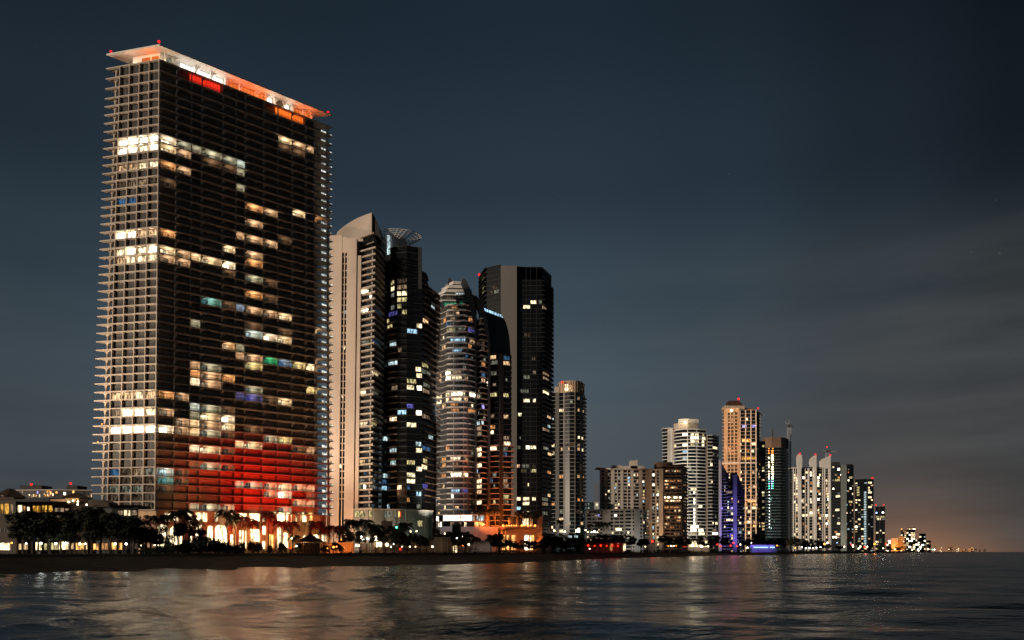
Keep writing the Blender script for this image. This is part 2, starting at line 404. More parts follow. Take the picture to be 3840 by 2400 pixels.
# ------------------------------------------------------------------ sea
def sea():
    m, nt, out = nodes_of('sea')
    b = nt.nodes.new('ShaderNodeBsdfPrincipled')
    b.inputs['Base Color'].default_value = (.003, .009, .011, 1); b.inputs['Roughness'].default_value = .21; b.inputs['IOR'].default_value = 1.33
    tc = nt.nodes.new('ShaderNodeTexCoord')
    last = None
    for sc, st, rot in (((.22, .55, 1), .45, 12), ((.55, .75, 1), .75, -8)):
        mp = nt.nodes.new('ShaderNodeMapping'); mp.inputs['Scale'].default_value = sc; mp.inputs['Rotation'].default_value = (0, 0, math.radians(rot))
        nz = nt.nodes.new('ShaderNodeTexNoise'); nz.inputs['Scale'].default_value = 1; nz.inputs['Detail'].default_value = 3
        bp = nt.nodes.new('ShaderNodeBump'); bp.inputs['Strength'].default_value = st; bp.inputs['Distance'].default_value = .25
        nt.links.new(tc.outputs['Object'], mp.inputs[0]); nt.links.new(mp.outputs[0], nz.inputs['Vector']); nt.links.new(nz.outputs['Fac'], bp.inputs['Height'])
        if last: nt.links.new(last, bp.inputs['Normal'])
        last = bp.outputs[0]
    nt.links.new(last, b.inputs['Normal']); nt.links.new(b.outputs[0], out.inputs[0])
    rng = random.Random(3)
    waves = []
    for i in range(14):
        lam = rng.choice([3.2, 4.5, 6, 8, 11, 15, 22]) * rng.uniform(.85, 1.15); a = math.radians(rng.gauss(58, 26))
        waves.append((math.cos(a) * 2 * math.pi / lam, math.sin(a) * 2 * math.pi / lam, .0060 * lam ** .88, rng.uniform(0, 6.28)))
    ys = [6.0]
    while ys[-1] < 16000: ys.append(ys[-1] * 1.0165 + .02)
    nx = 420; v = []; f = []
    for Y in ys:
        fade = 1 / (1 + (Y / 260) ** 2)
        for i in range(nx + 1):
            t = -1.25 + 2.5 * i / nx; X = t * (Y + 40)
            z = 0
            if fade > .01:
                for kx, ky, am, ph in waves: z += am * math.sin(kx * X + ky * Y + ph)
                z += .30 * math.exp(-((X * .97 - Y * .12 + 36 + 2.2 * math.sin(Y * .05)) / 1.6) ** 2) + .24 * math.exp(-((X * .97 - Y * .12 + 27 + 3 * math.sin(Y * .04 + 1)) / 1.4) ** 2)
            v.append((X, Y, z * fade))
    for j in range(len(ys) - 1):
        for i in range(nx):
            a = j * (nx + 1) + i; f.append((a, a + 1, a + nx + 2, a + nx + 1))
    me = bpy.data.meshes.new('water'); me.from_pydata(v, [], f); me.materials.append(m)
    me.polygons.foreach_set('use_smooth', [True] * len(f)); me.update()
    o = bpy.data.objects.new('water', me); COL.objects.link(o)
    tag(o, 'calm dark sea with long soft ripples reflecting the lit towers', None, None, 'structure')
sea()

# ------------------------------------------------------------------ beach and ground
shore_px = [(-2600, 2290), (-900, 2198), (0, 2152), (450, 2139), (900, 2131), (1400, 2122), (1900, 2113), (2290, 2094), (2550, 2087.5), (2700, 2083.5), (2850, 2080.5), (3100, 2077), (3300, 2074), (3480, 2072), (3660, 2070.6)]
SH = []
for p, y in shore_px:
    Y = H * F / (y - HY); SH.append((wx(p, Y), Y))
def shore_norm(i):
    a = SH[max(0, i - 1)]; b = SH[min(len(SH) - 1, i + 1)]
    d = (b[0] - a[0], b[1] - a[1]); l = math.hypot(*d); return (-d[1] / l, d[0] / l)
def strip(name, prof, mat, label):
    v = []; f = []; rows = []
    R = random.Random(11)
    pts = []
    for i in range(len(SH) - 1):
        a, b = SH[i], SH[i + 1]; na, nb = shore_norm(i), shore_norm(i + 1); n = 14
        for k in range(n):
            t = k / n
            pts.append((a[0] + (b[0] - a[0]) * t, a[1] + (b[1] - a[1]) * t, na[0] + (nb[0] - na[0]) * t, na[1] + (nb[1] - na[1]) * t))
    for (x, y, nx_, ny_) in pts:
        wob = R.uniform(-.5, .5)
        for d, z in prof:
            dd = d + (wob if abs(d) < 60 else 0)
            v.append((x + nx_ * dd, y + ny_ * dd, z + (R.uniform(-.06, .06) if 5 < d < 60 else 0)))
    m = len(prof)
    for i in range(len(pts) - 1):
        for k in range(m - 1):
            a = i * m + k; f.append((a, a + m, a + m + 1, a + 1))
    me = bpy.data.meshes.new(name); me.from_pydata(v, [], f); me.materials.append(MAT[mat]); me.polygons.foreach_set('use_smooth', [True] * len(f)); me.update()
    o = bpy.data.objects.new(name, me); COL.objects.link(o); tag(o, label, None, None, 'structure')
strip('beach', [(-14, -.8), (-3, -.12), (0, .03), (4, .3), (12, .9), (20, 1.5), (27, 2.1), (33, 2.7)], 'sand', 'dark sandy beach running along the waterline')
strip('ground', [(32.5, 2.62), (36, 3.1), (40, 3.4), (60, 3.45), (200, 3.5), (900, 3.5), (5000, 3.5)], 'earth', 'dark flat ground behind the beach')

# ------------------------------------------------------------------ the tall arched-balcony tower
JL = [222, 261, 299, 337] + [368 + 32.07 * i for i in range(26)] + [1202 + 32.27 * i for i in range(23)]
JZ = [wz(p, 280.0) for p in JL]
ZR = wz(165, 280.0)
def J_A(z): s = (z - 20) / 171; return (wx(582 + 16 * s, 280.0), 280.0)
def J_T(z): s = (z - 20) / 171; return (wx(337 + 60 * s, 285.5), 285.5)
def J_B(z): s = (z - 20) / 171; return (wx(1252 - 5 * s, 325.0), 325.0)
LEN_L = 70.3; LEN_S = 24.5
def JP(face, u, off, z):
    a = J_A(z); b = J_B(z) if face == 'L' else J_T(z); dx_, dy_ = b[0] - a[0], b[1] - a[1]; l = math.hypot(dx_, dy_)
    n = (dy_ / l, -dx_ / l) if face == 'L' else (-dy_ / l, dx_ / l)
    k = u / (LEN_L if face == 'L' else LEN_S)
    return (a[0] + dx_ * k + n[0] * off, a[1] + dy_ * k + n[1] * off, z)
def J_u(px, z=100.0):
    a, b = J_A(z), J_B(z); k = (px - CX) / F; dx_, dy_ = b[0] - a[0], b[1] - a[1]
    return (k * a[1] - a[0]) / (dx_ - k * dy_) * LEN_L
def J_uz(px, py):
    u = J_u(px)
    for _ in range(3):
        Y = 280 + 45 * u / LEN_L; z = wz(py, Y); u = J_u(px, z)
    return u, z
jr = empty('arched_balcony_tower', (J_A(20)[0], 281, 3.4), 'tallest tower, nearest on the shore, arched balconies and a glowing flat roof canopy', 'tower')
# floor slabs and glass balustrades
for k, z in enumerate(JZ):
    t, a, b = J_T(z), J_A(z), J_B(z); c = (t[0] + b[0] - a[0], t[1] + b[1] - a[1])
    mb = MB(); mb.prism([t, a, b, c], z - .20, z + .20); mb.build('floor_slab', 'beige', jr)
    if k:
        mb = MB(); q = [JP('L', .2, -.12, z)[:2], JP('L', 69.6, -.12, z)[:2], JP('L', 69.6, -.22, z)[:2], JP('L', .2, -.22, z)[:2]]
        mb.prism(q, z + .215, z + 1.15); mb.build('balustrade', 'rail_glass', jr)
# body: recessed back walls of both faces
BU = 64.5; GU = 18.4
def ring(z):
    p = [JP('S', GU, -2.3, z), JP('S', 1.6, -2.3, z), JP('L', 1.6, -3.6, z), JP('L', BU, -3.6, z)]
    e = JP('L', BU, -17, z); g = JP('S', GU, -40, z)
    return [q[:2] for q in p] + [e[:2], g[:2]]
mb = MB(); mb.prism(ring(JZ[-1]), JZ[-1] - .2, JZ[0] + .1, top=ring(JZ[0])); mb.build('wall', 'niche_wall', jr)
# glass wall of the narrow face and dark sliding doors of the long face
mb = MB()
for k in range(len(JZ) - 1):
    z1, z0 = JZ[k] - .28, JZ[k + 1] + .28
    mb.hexa([JP('S', GU - .1, -1.12, z0), JP('S', 1.0, -1.12, z0), JP('S', 1.0, -1.9, z0), JP('S', GU - .1, -1.9, z0), JP('S', GU - .1, -1.12, z1), JP('S', 1.0, -1.12, z1), JP('S', 1.0, -1.9, z1), JP('S', GU - .1, -1.9, z1)])
mb.build('glazing', 'curtain_glass', jr)
# vertical fins with a flared, arched head on every storey
def fin(face, u0, wid, R, off0, off1, both=False, name='fin', z_lo=None, mat='beige', k0=0, foot=False):
    rows = []
    for k in range(len(JZ) - 1, k0, -1):
        zb, zt = JZ[k], JZ[k - 1]
        for q in ((0, .5, .8, .95) if foot else (0,)):
            e = 0
            if foot: r = R * .6; d = q * r; e = r - math.sqrt(max(0, r * r - (r - d) ** 2))
            rows.append((zb + q * R * .6 * (1 if foot else 0), e))
        for q in (1.0, .7, .45, .27, .12, .03):
            d = q * R; rows.append((zt - d - .26, R - math.sqrt(max(0, R * R - (R - d) ** 2))))
        rows.append((zt - .01, R))
    mb = MB(); b = 0
    for z, e in rows:
        ul, ur = u0 - wid / 2 - (e if both else 0), u0 + wid / 2 + e
        mb.v += [JP(face, ul, off0, z), JP(face, ur, off0, z), JP(face, ur, off1, z), JP(face, ul, off1, z)]
    for i in range(len(rows) - 1):
        p = i * 4
        for j in range(4):
            mb.f.append((p + j, p + (j + 1) % 4, p + 4 + (j + 1) % 4, p + 4 + j)); mb.m.append(0)
    mb.f += [(3, 2, 1, 0), tuple(len(rows) * 4 - 4 + j for j in range(4))]; mb.m += [0, 0]
    return mb.build(name, mat, jr)
for u in (.32, 4.75, 9.2, 13.65, 18.1): fin('S', u, .30, .80, -.10, -1.5)
fin('S', 21.0, .55, 1.0, -1.4, -2.3, both=True, foot=True, name='column')
fin('L', 68.6, .55, 1.0, -1.2, -2.1, both=True, foot=True, name='column')
FPX = [660, 716, 755, 835, 886, 920, 990, 1045, 1098, 1150, 1183]
FU = [J_u(p) for p in FPX]
for i, u in enumerate(FU): fin('L', u, .38, 1.7 if FPX[i] not in (716, 886, 1045) else .5, -.9, -3.7)
EDGE = [1.2] + FU + [BU]
jw = []                          # (size, maker) of the balcony doors
COLP = {'wht': (1, .88, .68), 'crm': (1, .78, .48), 'tan': (1, .68, .42), 'org': (1, .52, .22), 'gry': (.80, .86, .66), 'dim': (.9, .55, .32), 'cool': (.72, .95, .98), 'teal': (.30, .85, .85),
        'grn': (.08, .9, .4), 'blu': (.40, .62, 1), 'pur': (.28, .32, 1), 'yel': (1, .86, .42), 'wrm': (1, .62, .32)}
POW = {'wht': 560, 'crm': 330, 'tan': 170, 'org': 220, 'gry': 115, 'dim': 36, 'cool': 220, 'teal': 120, 'grn': 120, 'blu': 130, 'pur': 80, 'yel': 230, 'wrm': 220}
niche_used = {}
def niche(px, py, code, lamp=1.0, win=None):
    u, z = J_uz(px, py)
    k = min(range(1, len(JZ)), key=lambda i: abs((JZ[i] + JZ[i - 1]) / 2 - z))
    i = max(j for j in range(len(EDGE) - 1) if EDGE[j] <= max(u, 1.3))
    if (k, i) in niche_used: return
    niche_used[(k, i)] = code
    u0, u1 = EDGE[i] + .3, EDGE[i + 1] - .3; zb, zt = JZ[k] + .3, JZ[k - 1] - .3
    wd = min(2.9, (u1 - u0) * .62); wcode = win or {'gry': 'gry', 'dim': 'dim'}.get(code, code)
    a = u0 + .15; off = -3.52
    def Pq(u, z, o=0): return JP('L', u, off + o, z)
    def make(a=a, wd=wd, zb=zb, zt=zt, wcode=wcode):
        mb = MB(); z1 = zb + (zt - zb) * .88
        mb.hexa([Pq(a, zb, .04), Pq(a + wd, zb, .04), Pq(a + wd, zb, -.06), Pq(a, zb, -.06), Pq(a, z1, .04), Pq(a + wd, z1, .04), Pq(a + wd, z1, -.06), Pq(a, z1, -.06)])
        o = mb.build('balcony_door', 'lit_' + wcode, jr)
        mb = MB(); n = 3
        for j in range(n + 1):
            c = a + wd * j / n
            mb.hexa([Pq(c - .09, zb, .12), Pq(c + .09, zb, .12), Pq(c + .09, zb, .05), Pq(c - .09, zb, .05), Pq(c - .09, z1 + .15, .12), Pq(c + .09, z1 + .15, .12), Pq(c + .09, z1 + .15, .05), Pq(c - .09, z1 + .15, .05)])
        mb.hexa([Pq(a - .09, z1, .125), Pq(a + wd + .09, z1, .125), Pq(a + wd + .09, z1, .045), Pq(a - .09, z1, .045), Pq(a - .09, z1 + .18, .125), Pq(a + wd + .09, z1 + .18, .125), Pq(a + wd + .09, z1 + .18, .045), Pq(a - .09, z1 + .18, .045)])
        mb.build('frame', 'dark_steel', o)
    jw.append((wd, make))
    if lamp:
        c = JP('L', (u0 + u1) / 2 + .3, -2.1, zb + 1.45)
        point('balcony_light', c, POW[code] * 1.5 * lamp * (u1 - u0) / 5.0, COLP[code], .5)
def NQ(ox, oy, s, txt):
    for it in txt.split():
        x, y, c = it.split(',')[:3]; niche(ox + float(x) / s, oy + float(y) / s, c)
NQ(700, 200, 2.52, '920,810,crm 1045,850,tan 1165,895,tan 905,885,dim 1050,917,dim 100,910,gry 250,950,gry 400,997,gry 535,1040,cool 385,1080,dim 530,1125,gry 535,1280,gry 735,1470,tan')
NQ(340, 120, 3.02, '880,1215,wht 1040,1270,gry 1210,1320,gry 1340,1384,gry 845,1310,crm 1040,1375,tan 1400,1450,dim 820,1492,org')
NQ(340, 620, 2.52, '850,35,tan 700,150,dim 1500,540,tan 690,625,org 1410,665,tan 1490,690,tan 690,790,crm 850,810,tan 1000,850,crm 1090,890,crm 1270,930,wht 690,870,tan 890,905,tan 1265,1005,dim 1270,780,crm 1490,850,tan 1490,910,org 1490,1050,gry 1170,1275,teal 1275,1310,dim 1420,1335,blu 1000,1485,gry')
NQ(760, 700, 3.02, '700,260,org 610,245,org 1085,290,crm 1340,360,org 600,420,tan 420,550,tan 600,600,tan 775,640,tan 930,600,dim 1010,632,dim 770,1070,dim 600,1220,org 760,1250,dim 620,1400,tan 790,1430,tan 940,1460,crm')
NQ(760, 1200, 3.02, '640,100,dim 930,130,dim 620,165,cool 760,190,wht 940,220,crm 280,280,wrm 440,310,gry 450,405,tan 640,430,tan 790,450,grn 930,480,blu 1090,500,yel 1210,540,wht 1310,550,tan 600,530,yel 1310,110,crm 1310,465,tan 60,540,gry 100,630,tan 270,640,org 100,720,tan 600,790,gry 420,870,pur 600,885,pur 760,910,dim 930,930,crm 1240,785,yel 1300,805,yel 100,1010,gry 270,1020,dim 100,1110,crm 290,1110,wht 100,1200,tan 290,1210,crm 100,1290,gry 290,1300,dim 600,1250,dim 430,1400,crm 560,1410,crm 650,1420,crm 770,1350,gry 930,1360,yel 100,1470,crm 270,1480,dim 1100,1470,dim 1210,1480,tan')
NQ(320, 1200, 3.02, '880,845,org 1090,870,tan 1300,530,tan 1440,540,gry 1240,600,org 1400,620,tan 1240,700,wht 1400,725,tan 1240,980,cool 1400,1010,gry 880,1040,tan 1240,1085,gry 1400,1105,crm 1030,1150,tan 1240,1180,crm 1400,1200,tan 870,1235,wht 1050,1250,tan 1240,1270,crm 1400,1290,gry 1240,1460,wht 1400,1480,crm')
NQ(320, 1600, 3.024, '1370,250,crm 1590,275,dim 1770,195,crm 1280,418,dim 1390,448,gry 1610,470,dim 890,508,cool 1080,520,dim 830,620,teal 1020,622,dim 1010,715,dim 1770,655,gry 1850,668,gry 1250,908,gry 1370,922,gry 1620,922,tan')
NQ(760, 1800, 3.78, '980,88,tan 1150,108,crm 1350,112,tan 1550,130,tan 980,190,tan 1160,212,wht 1550,222,dim 1370,330,tan 1500,335,tan 1120,430,gry')
jw.sort(key=lambda t: -t[0])
for _, mk in jw[:100]: mk()
# glowing red and orange rooms just under the roof
for px, py, c in ((746, 297, 'red'), (799, 323, 'red'), (1063, 420, 'oran'), (1115, 442, 'oran')):
    u, z = J_uz(px, py); hw = 3.05
    zt = JZ[0] - .3 if z > JZ[1] else JZ[1] - .3; zb = zt - 3.4
    mb = MB(); mb.hexa([JP('L', u - hw, -1.2, zb), JP('L', u + hw, -1.2, zb), JP('L', u + hw, -1.4, zb), JP('L', u - hw, -1.4, zb), JP('L', u - hw, -1.2, zt), JP('L', u + hw, -1.2, zt), JP('L', u + hw, -1.4, zt), JP('L', u - hw, -1.4, zt)])
    mb.build('coloured_window', 'lit_' + c, jr, label='glowing red glass room under the roof' if c == 'red' else 'glowing orange glass room under the roof')
# lit windows of the narrow face; column 0 is next to the corner
def swin(k, col, code, top=.93):
    u0, u1 = .62 + 4.45 * col, 4.45 + 4.45 * col
    zt, zb = JZ[k] - .3, JZ[k + 1] + .3; zt = zb + (zt - zb) * top
    mb = MB(); mb.hexa([JP('S', u1, -1.06, zb), JP('S', u0, -1.06, zb), JP('S', u0, -1.14, zb), JP('S', u1, -1.14, zb), JP('S', u1, -1.06, zt), JP('S', u0, -1.06, zt), JP('S', u0, -1.14, zt), JP('S', u1, -1.14, zt)])
    mb.build('window', 'lit_' + code, jr)
for k, cs in {8: 'wht wht wht wht', 9: 'wht crm wht wht', 11: 'crm crm wrm wrm', 13: 'dim tan tan dim', 15: '- - blu blu', 19: 'wrm wrm wht wht', 21: 'wht crm wht crm', 22: 'crm crm crm wrm',
              38: 'wrm crm wrm wrm', 40: 'crm wht wht tan', 42: 'wht wht wht wht', 47: 'gry tan dim blu', 48: 'dim dim dim dim', 49: 'dim gry gry gry', 50: 'dim dim dim dim', 51: 'dim dim dim dim'}.items():
    for c, code in enumerate(cs.split()):
        if code != '-': swin(k, c, code)
for k in (8, 9, 19, 21, 22, 38, 40, 42):      # lamps in the open corner loggias and behind the arches of the lit storeys
    for u in (3, 8, 13): point('balcony_light', JP('S', u, -.5, JZ[k] - .6), 45 if k != 8 else 90, (1, .7, .42) if k > 10 else (.9, 1, .8), .2)
for px, py in ((382, 1590), (367, 1658)):
    Y = 285.0; mb = MB(); mb.ball((wx(px, Y), Y, wz(py, Y)), .22); mb.build('balcony_lamp', 'lamp_orange' if py > 1550 else 'lamp_warm', jr)
# added panels whose glow stands in for light caught on the seaward corner
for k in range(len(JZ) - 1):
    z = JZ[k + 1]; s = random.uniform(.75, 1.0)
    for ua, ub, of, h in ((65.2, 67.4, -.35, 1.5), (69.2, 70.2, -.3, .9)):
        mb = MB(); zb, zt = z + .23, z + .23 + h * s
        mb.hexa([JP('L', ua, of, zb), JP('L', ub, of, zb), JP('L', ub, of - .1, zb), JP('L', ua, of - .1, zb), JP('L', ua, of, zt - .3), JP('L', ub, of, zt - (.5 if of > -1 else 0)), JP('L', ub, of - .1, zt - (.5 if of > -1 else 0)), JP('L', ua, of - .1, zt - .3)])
        mb.build('end_glow', 'lit_end', jr)
spot('street_glow_fill', (-215, 250, 20), (-146, 284, 110), 480000, (1, .74, .52), 76, 2.0)  # added unseen floods stand in for city light thrown up onto the soffits
spot('street_glow_fill', (-196, 246, 22), (-146, 284, 60), 90000, (1, .70, .48), 60, 2.0)
spot('street_glow_fill', (-112, 334, 22), (-78, 392, 105), 190000, (1, .72, .50), 84, 2.0)
spot('street_glow_fill', (-46, 392, 22), (-36, 460, 105), 52000, (1, .86, .72), 70, 2.0)
# penthouse and roof canopy
zc = JZ[0]
mb = MB(); rg = [JP('S', 15, -3.4, zc)[:2], JP('S', 2.6, -3.4, zc)[:2], JP('L', 4.5, -5.2, zc)[:2], JP('L', 63, -5.2, zc)[:2], JP('L', 63, -15, zc)[:2], JP('S', 15, -38, zc)[:2]]
mb.prism(rg, zc + .29, ZR - .5); mb.build('penthouse', 'white_paint', jr)
t, a, b = J_T(ZR), J_A(ZR), J_B(ZR); c = (t[0] + b[0] - a[0], t[1] + b[1] - a[1])
mb = MB(); mb.prism([t, a, b, c], ZR - .52, ZR); mb.build('roof_canopy', 'white_paint', jr)
for p0, p1, code in ((640, 668, 'gry'), (690, 742, 'pwh'), (746, 800, 'pwh'), (806, 850, 'pwh'), (880, 908, 'por'), (916, 972, 'por'), (976, 1006, 'por'), (1014, 1036, 'pwh'), (1080, 1100, 'pwh'), (1122, 1148, 'por'), (1152, 1176, 'por')):
    u0, u1 = J_u(p0, zc) , J_u(p1, zc); z0, z1 = zc + .3, zc + 4.9
    mb = MB(); mb.hexa([JP('L', u0, -5.1, z0), JP('L', u1, -5.1, z0), JP('L', u1, -5.3, z0), JP('L', u0, -5.3, z0), JP('L', u0, -5.1, z1), JP('L', u1, -5.1, z1), JP('L', u1, -5.3, z1), JP('L', u0, -5.3, z1)])
    mb.build('penthouse_window', 'lit_' + code, jr)
for u0, u1 in ((3.2, 6.4), (7.0, 10.8)):
    mb = MB(); z0, z1 = zc + .3, zc + 4.0
    mb.hexa([JP('S', u1, -3.3, z0), JP('S', u0, -3.3, z0), JP('S', u0, -3.5, z0), JP('S', u1, -3.5, z0), JP('S', u1, -3.3, z1), JP('S', u0, -3.3, z1), JP('S', u0, -3.5, z1), JP('S', u1, -3.5, z1)])
    mb.build('penthouse_window', 'lit_por', jr)
for px in (628, 660, 744, 803, 858, 912, 974, 1010, 1045, 1076, 1110, 1150, 1180):
    u = J_u(px, zc); mb = MB(); rows = [(zc + .28, .0), (zc + 2.6, .0), (zc + 3.8, .3), (zc + 4.6, .9), (ZR - .53, 1.8)]
    for z, e in rows: mb.v += [JP('L', u - .3, -3.2, z), JP('L', u + .3 + e, -3.2, z), JP('L', u + .3 + e, -5.4, z), JP('L', u - .3, -5.4, z)]
    for i in range(len(rows) - 1):
        for j in range(4): mb.f.append((i * 4 + j, i * 4 + (j + 1) % 4, i * 4 + 4 + (j + 1) % 4, i * 4 + 4 + j)); mb.m.append(0)
    mb.build('arch_rib', 'white_paint', jr)
for px, po, col in ((625, 700, (1, .75, .5)), (700, 1800, (1, .93, .78)), (760, 2200, (1, .93, .80)), (820, 1700, (1, .93, .80)), (890, 1500, (1, .13, .025)), (945, 2700, (1, .13, .025)), (990, 1300, (1, .20, .05)), (1026, 800, (1, .85, .62)), (1090, 700, (1, .8, .6)), (1135, 1800, (1, .18, .04)), (1170, 1200, (1, .18, .04))):
    point('canopy_light', JP('L', J_u(px, zc), -2.2, zc + 2.0), po * .85, col, .4)
point('canopy_light', JP('S', 6, -1.8, zc + 2.6), 2600, (1, .20, .04), .4); point('canopy_light', JP('S', 14, -2.5, zc + 1.6), 500, (1, .62, .40), .4)
red_light(jr, 596, 156, 281.0, .55); red_light(jr, 416, 193, 286.5, .5); red_light(jr, 1230, 421, 324.5, .55)
# glazed lobby storeys at the foot
z0, zm, z1 = 3.4, wz(1961, 280.0), JZ[-1] - .28
mb = MB(); rg = [JP('S', 22, -1.8, 12)[:2], JP('S', .8, -1.8, 12)[:2], JP('L', 1.5, -3.0, 12)[:2], JP('L', 68, -3.0, 12)[:2], JP('L', 68, -17, 12)[:2], JP('S', 22, -40, 12)[:2]]
mb.prism(rg, z0, z1); mb.build('lobby_wall', 'warm_wall', jr)
mb = MB(); rg2 = [JP('S', 23, -.6, 12)[:2], JP('S', 0, -.6, 12)[:2], JP('L', 0, -1.3, 12)[:2], JP('L', 70, -1.3, 12)[:2], JP('L', 70, -16, 12)[:2], JP('S', 23, -40, 12)[:2]]
mb.prism(rg2, zm - .25, zm + .25); mb.build('floor_slab', 'beige_dark', jr)
def lob(face, p0, p1, ya, yb, code, arch=False):
    u0, u1 = J_u(p0, 12), J_u(p1, 12)
    Y = 280 + 45 * (u0 + u1) / 2 / LEN_L; za, zb = max(3.5, wz(ya, Y)), wz(yb, Y)
    mb = MB(); w_ = u1 - u0; outl = []
    n = 7 if arch else 1; r = min(w_ / 2, (zb - za) * .5) if arch else 0
    outl = [(u0, za), (u1, za)]
    if arch:
        for i in range(n + 1): t_ = math.pi * i / n; outl.append(((u0 + u1) / 2 + math.cos(t_) * w_ / 2, zb - r + math.sin(t_) * r))
    else: outl += [(u1, zb), (u0, zb)]
    mb.face([JP('L', u, -2.82, z) for u, z in outl])
    m_ = len(outl); bse = len(mb.v); mb.v += [JP('L', u, -3.05, z) for u, z in outl]
    for i in range(m_): mb.f.append((i, bse + i, bse + (i + 1) % m_, (i + 1) % m_)); mb.m.append(0)
    mb.build('lobby_window', 'lit_' + code, jr)
for p0, p1, code in ((625, 645, 'crm'), (655, 676, 'crm'), (706, 728, 'crm'), (742, 783, 'lob'), (814, 826, 'crm'), (855, 880, 'crm'), (905, 932, 'lob'), (945, 981, 'lob'), (992, 1004, 'crm'), (1036, 1078, 'lob'), (1084, 1102, 'lob'), (1119, 1140, 'yel'), (1144, 1157, 'lob'), (1166, 1182, 'lobo')):
    lob('L', p0, p1, 1955, 1922, code)
for p0, p1, ya, yb, code, ar in ((590, 640, 2055, 1966, 'crm', 1), (645, 690, 2055, 1970, 'crm', 1), (718, 764, 2055, 1966, 'crm', 0), (786, 806, 2055, 1972, 'lob', 1), (816, 858, 2055, 1966, 'lob', 1), (874, 884, 2055, 2006, 'lob', 0), (906, 922, 2055, 1988, 'lob', 0), (930, 944, 2055, 1990, 'lob', 0), (948, 982, 2030, 1984, 'lob', 0), (992, 1004, 2004, 1970, 'lob', 0), (990, 1002, 2058, 2030, 'lob', 0), (1012, 1034, 2055, 2004, 'lobo', 0),
                                (1046, 1066, 2055, 1976, 'crm', 1), (1072, 1088, 2055, 1998, 'lob', 1), (1096, 1116, 2052, 2010, 'lobo', 1), (1146, 1158, 2034, 2006, 'crm', 0), (1180, 1206, 2030, 2004, 'lob', 1), (1212, 1232, 2030, 2004, 'crm', 0)):
    lob('L', p0, p1, ya, yb, code, ar)
for px in (700, 732, 864, 895, 936, 985, 1008, 1040, 1092, 1128, 1162, 1208, 1240):
    u = J_u(px, 12); mb = MB(); mb.prism([JP('L', u - .5, -1.5, 12)[:2], JP('L', u + .5, -1.5, 12)[:2], JP('L', u + .5, -2.9, 12)[:2], JP('L', u - .5, -2.9, 12)[:2]], z0, z1); mb.build('pillar', 'warm_wall', jr)
# uplights in the garden wash the foot of the tower orange and red
for px, off, po, col, zt, zl in ((640, 54, 26000, (1, .42, .15), 30, 12), (800, 58, 52000, (1, .03, .006), 27, 12), (900, 58, 92000, (1, .018, .004), 28, 12), (1000, 58, 98000, (1, .016, .003), 28, 12), (1090, 58, 74000, (1, .03, .006), 27, 12)):
    u = J_u(px, 30); spot('tower_wash', JP('L', u, off, zl), JP('L', u, 0, zt), po, col, 46, 1.0)
for u in (14, 34, 56): spot('tower_wash', JP('L', u, 46, 8), JP('L', u, 0, 112), 52000, (1, .52, .26), 76, 1.5)  # added warm floods stand in for ambient light high on the long face
for u in (3, 12, 20): point('tower_wash', JP('S', u, 7, 9), 600, (1, .28, .10), .8)
for px in (830, 940, 1060, 1150): point('lobby_light', JP('L', J_u(px, 12), 3.5, 9), 2000, (1, .52, .20), .5)
def depth_base(plan): return (wx(plan[0], plan[1]), plan[1], 3.4)
# ------------------------------------------------------------------ tower with the curved concrete fin
r = empty('concrete_fin_tower', (wx(1340, 395), 395, 3.4), 'tower with a tall plain concrete wall, curved rooftop fin and white trellis ring', 'tower')
def slabwall(root, p0, p1, top, Y, dep, name, mat, base=3.4, lean=.0, ptop=None, dx=0):
    z1 = wz(top, Y); mb = MB()
    sh = lambda z: lean * (z - z1)
    b = [(wx(p0, Y) + sh(base), Y), (wx(p1, Y) + sh(base), Y), (wx(p1, Y) + sh(base) + dx, Y + dep), (wx(p0, Y) + sh(base) + dx, Y + dep)]
    t = [(x - sh(base), y) for x, y in b]
    mb.prism(b, base, z1, top=t); return mb.build(name, mat, root)
LE = .0125
slabwall(r, 1236, 1283, 882, 390, 12, 'concrete_wall', 'concrete', lean=LE); slabwall(r, 1302, 1338, 893, 390, 12, 'concrete_wall', 'concrete', lean=LE)
slabwall(r, 1283, 1302, 946, 391.2, 8, 'stair_glazing', 'glass_black', lean=LE); slabwall(r, 1291, 1294, 946, 390.5, .6, 'mullion', 'concrete', lean=LE)
z = wz(946, 390); mb = MB(); mb.box(wx(1283, 390), wx(1302, 390), 390.15, 400, z, wz(888, 390)); mb.build('concrete_wall', 'concrete', r)
slabwall(r, 1338, 1342, 905, 391, 8, 'recess', 'brown_wall', lean=LE); slabwall(r, 1342, 1355, 958, 390.4, 10, 'concrete_wall', 'concrete', lean=LE)
# cross bars of the stair window
for i in range(36):
    py = 960 + i * 26.0; z = wz(py, 390); d = LE * (z - wz(946, 390))
    mb = MB(); mb.box(wx(1283, 390) + d, wx(1302, 390) + d, 390.9, 391.3, z - .3, z + .3); mb.build('transom', 'concrete', r)
Vs = Vol(r, [(1283, 391.2), (1302, 391.2)], 946, pitch=26, body=False, lean=LE)
for px, py, c in ((1297, 1172, 'cbl'), (1294, 1295, 'crm'), (1292, 1477, 'crm'), (1288, 1595, 'tan'), (1287, 1733, 'crm'), (1274, 1800, 'vio')): Vs.w(px, py, 7, c, .5)
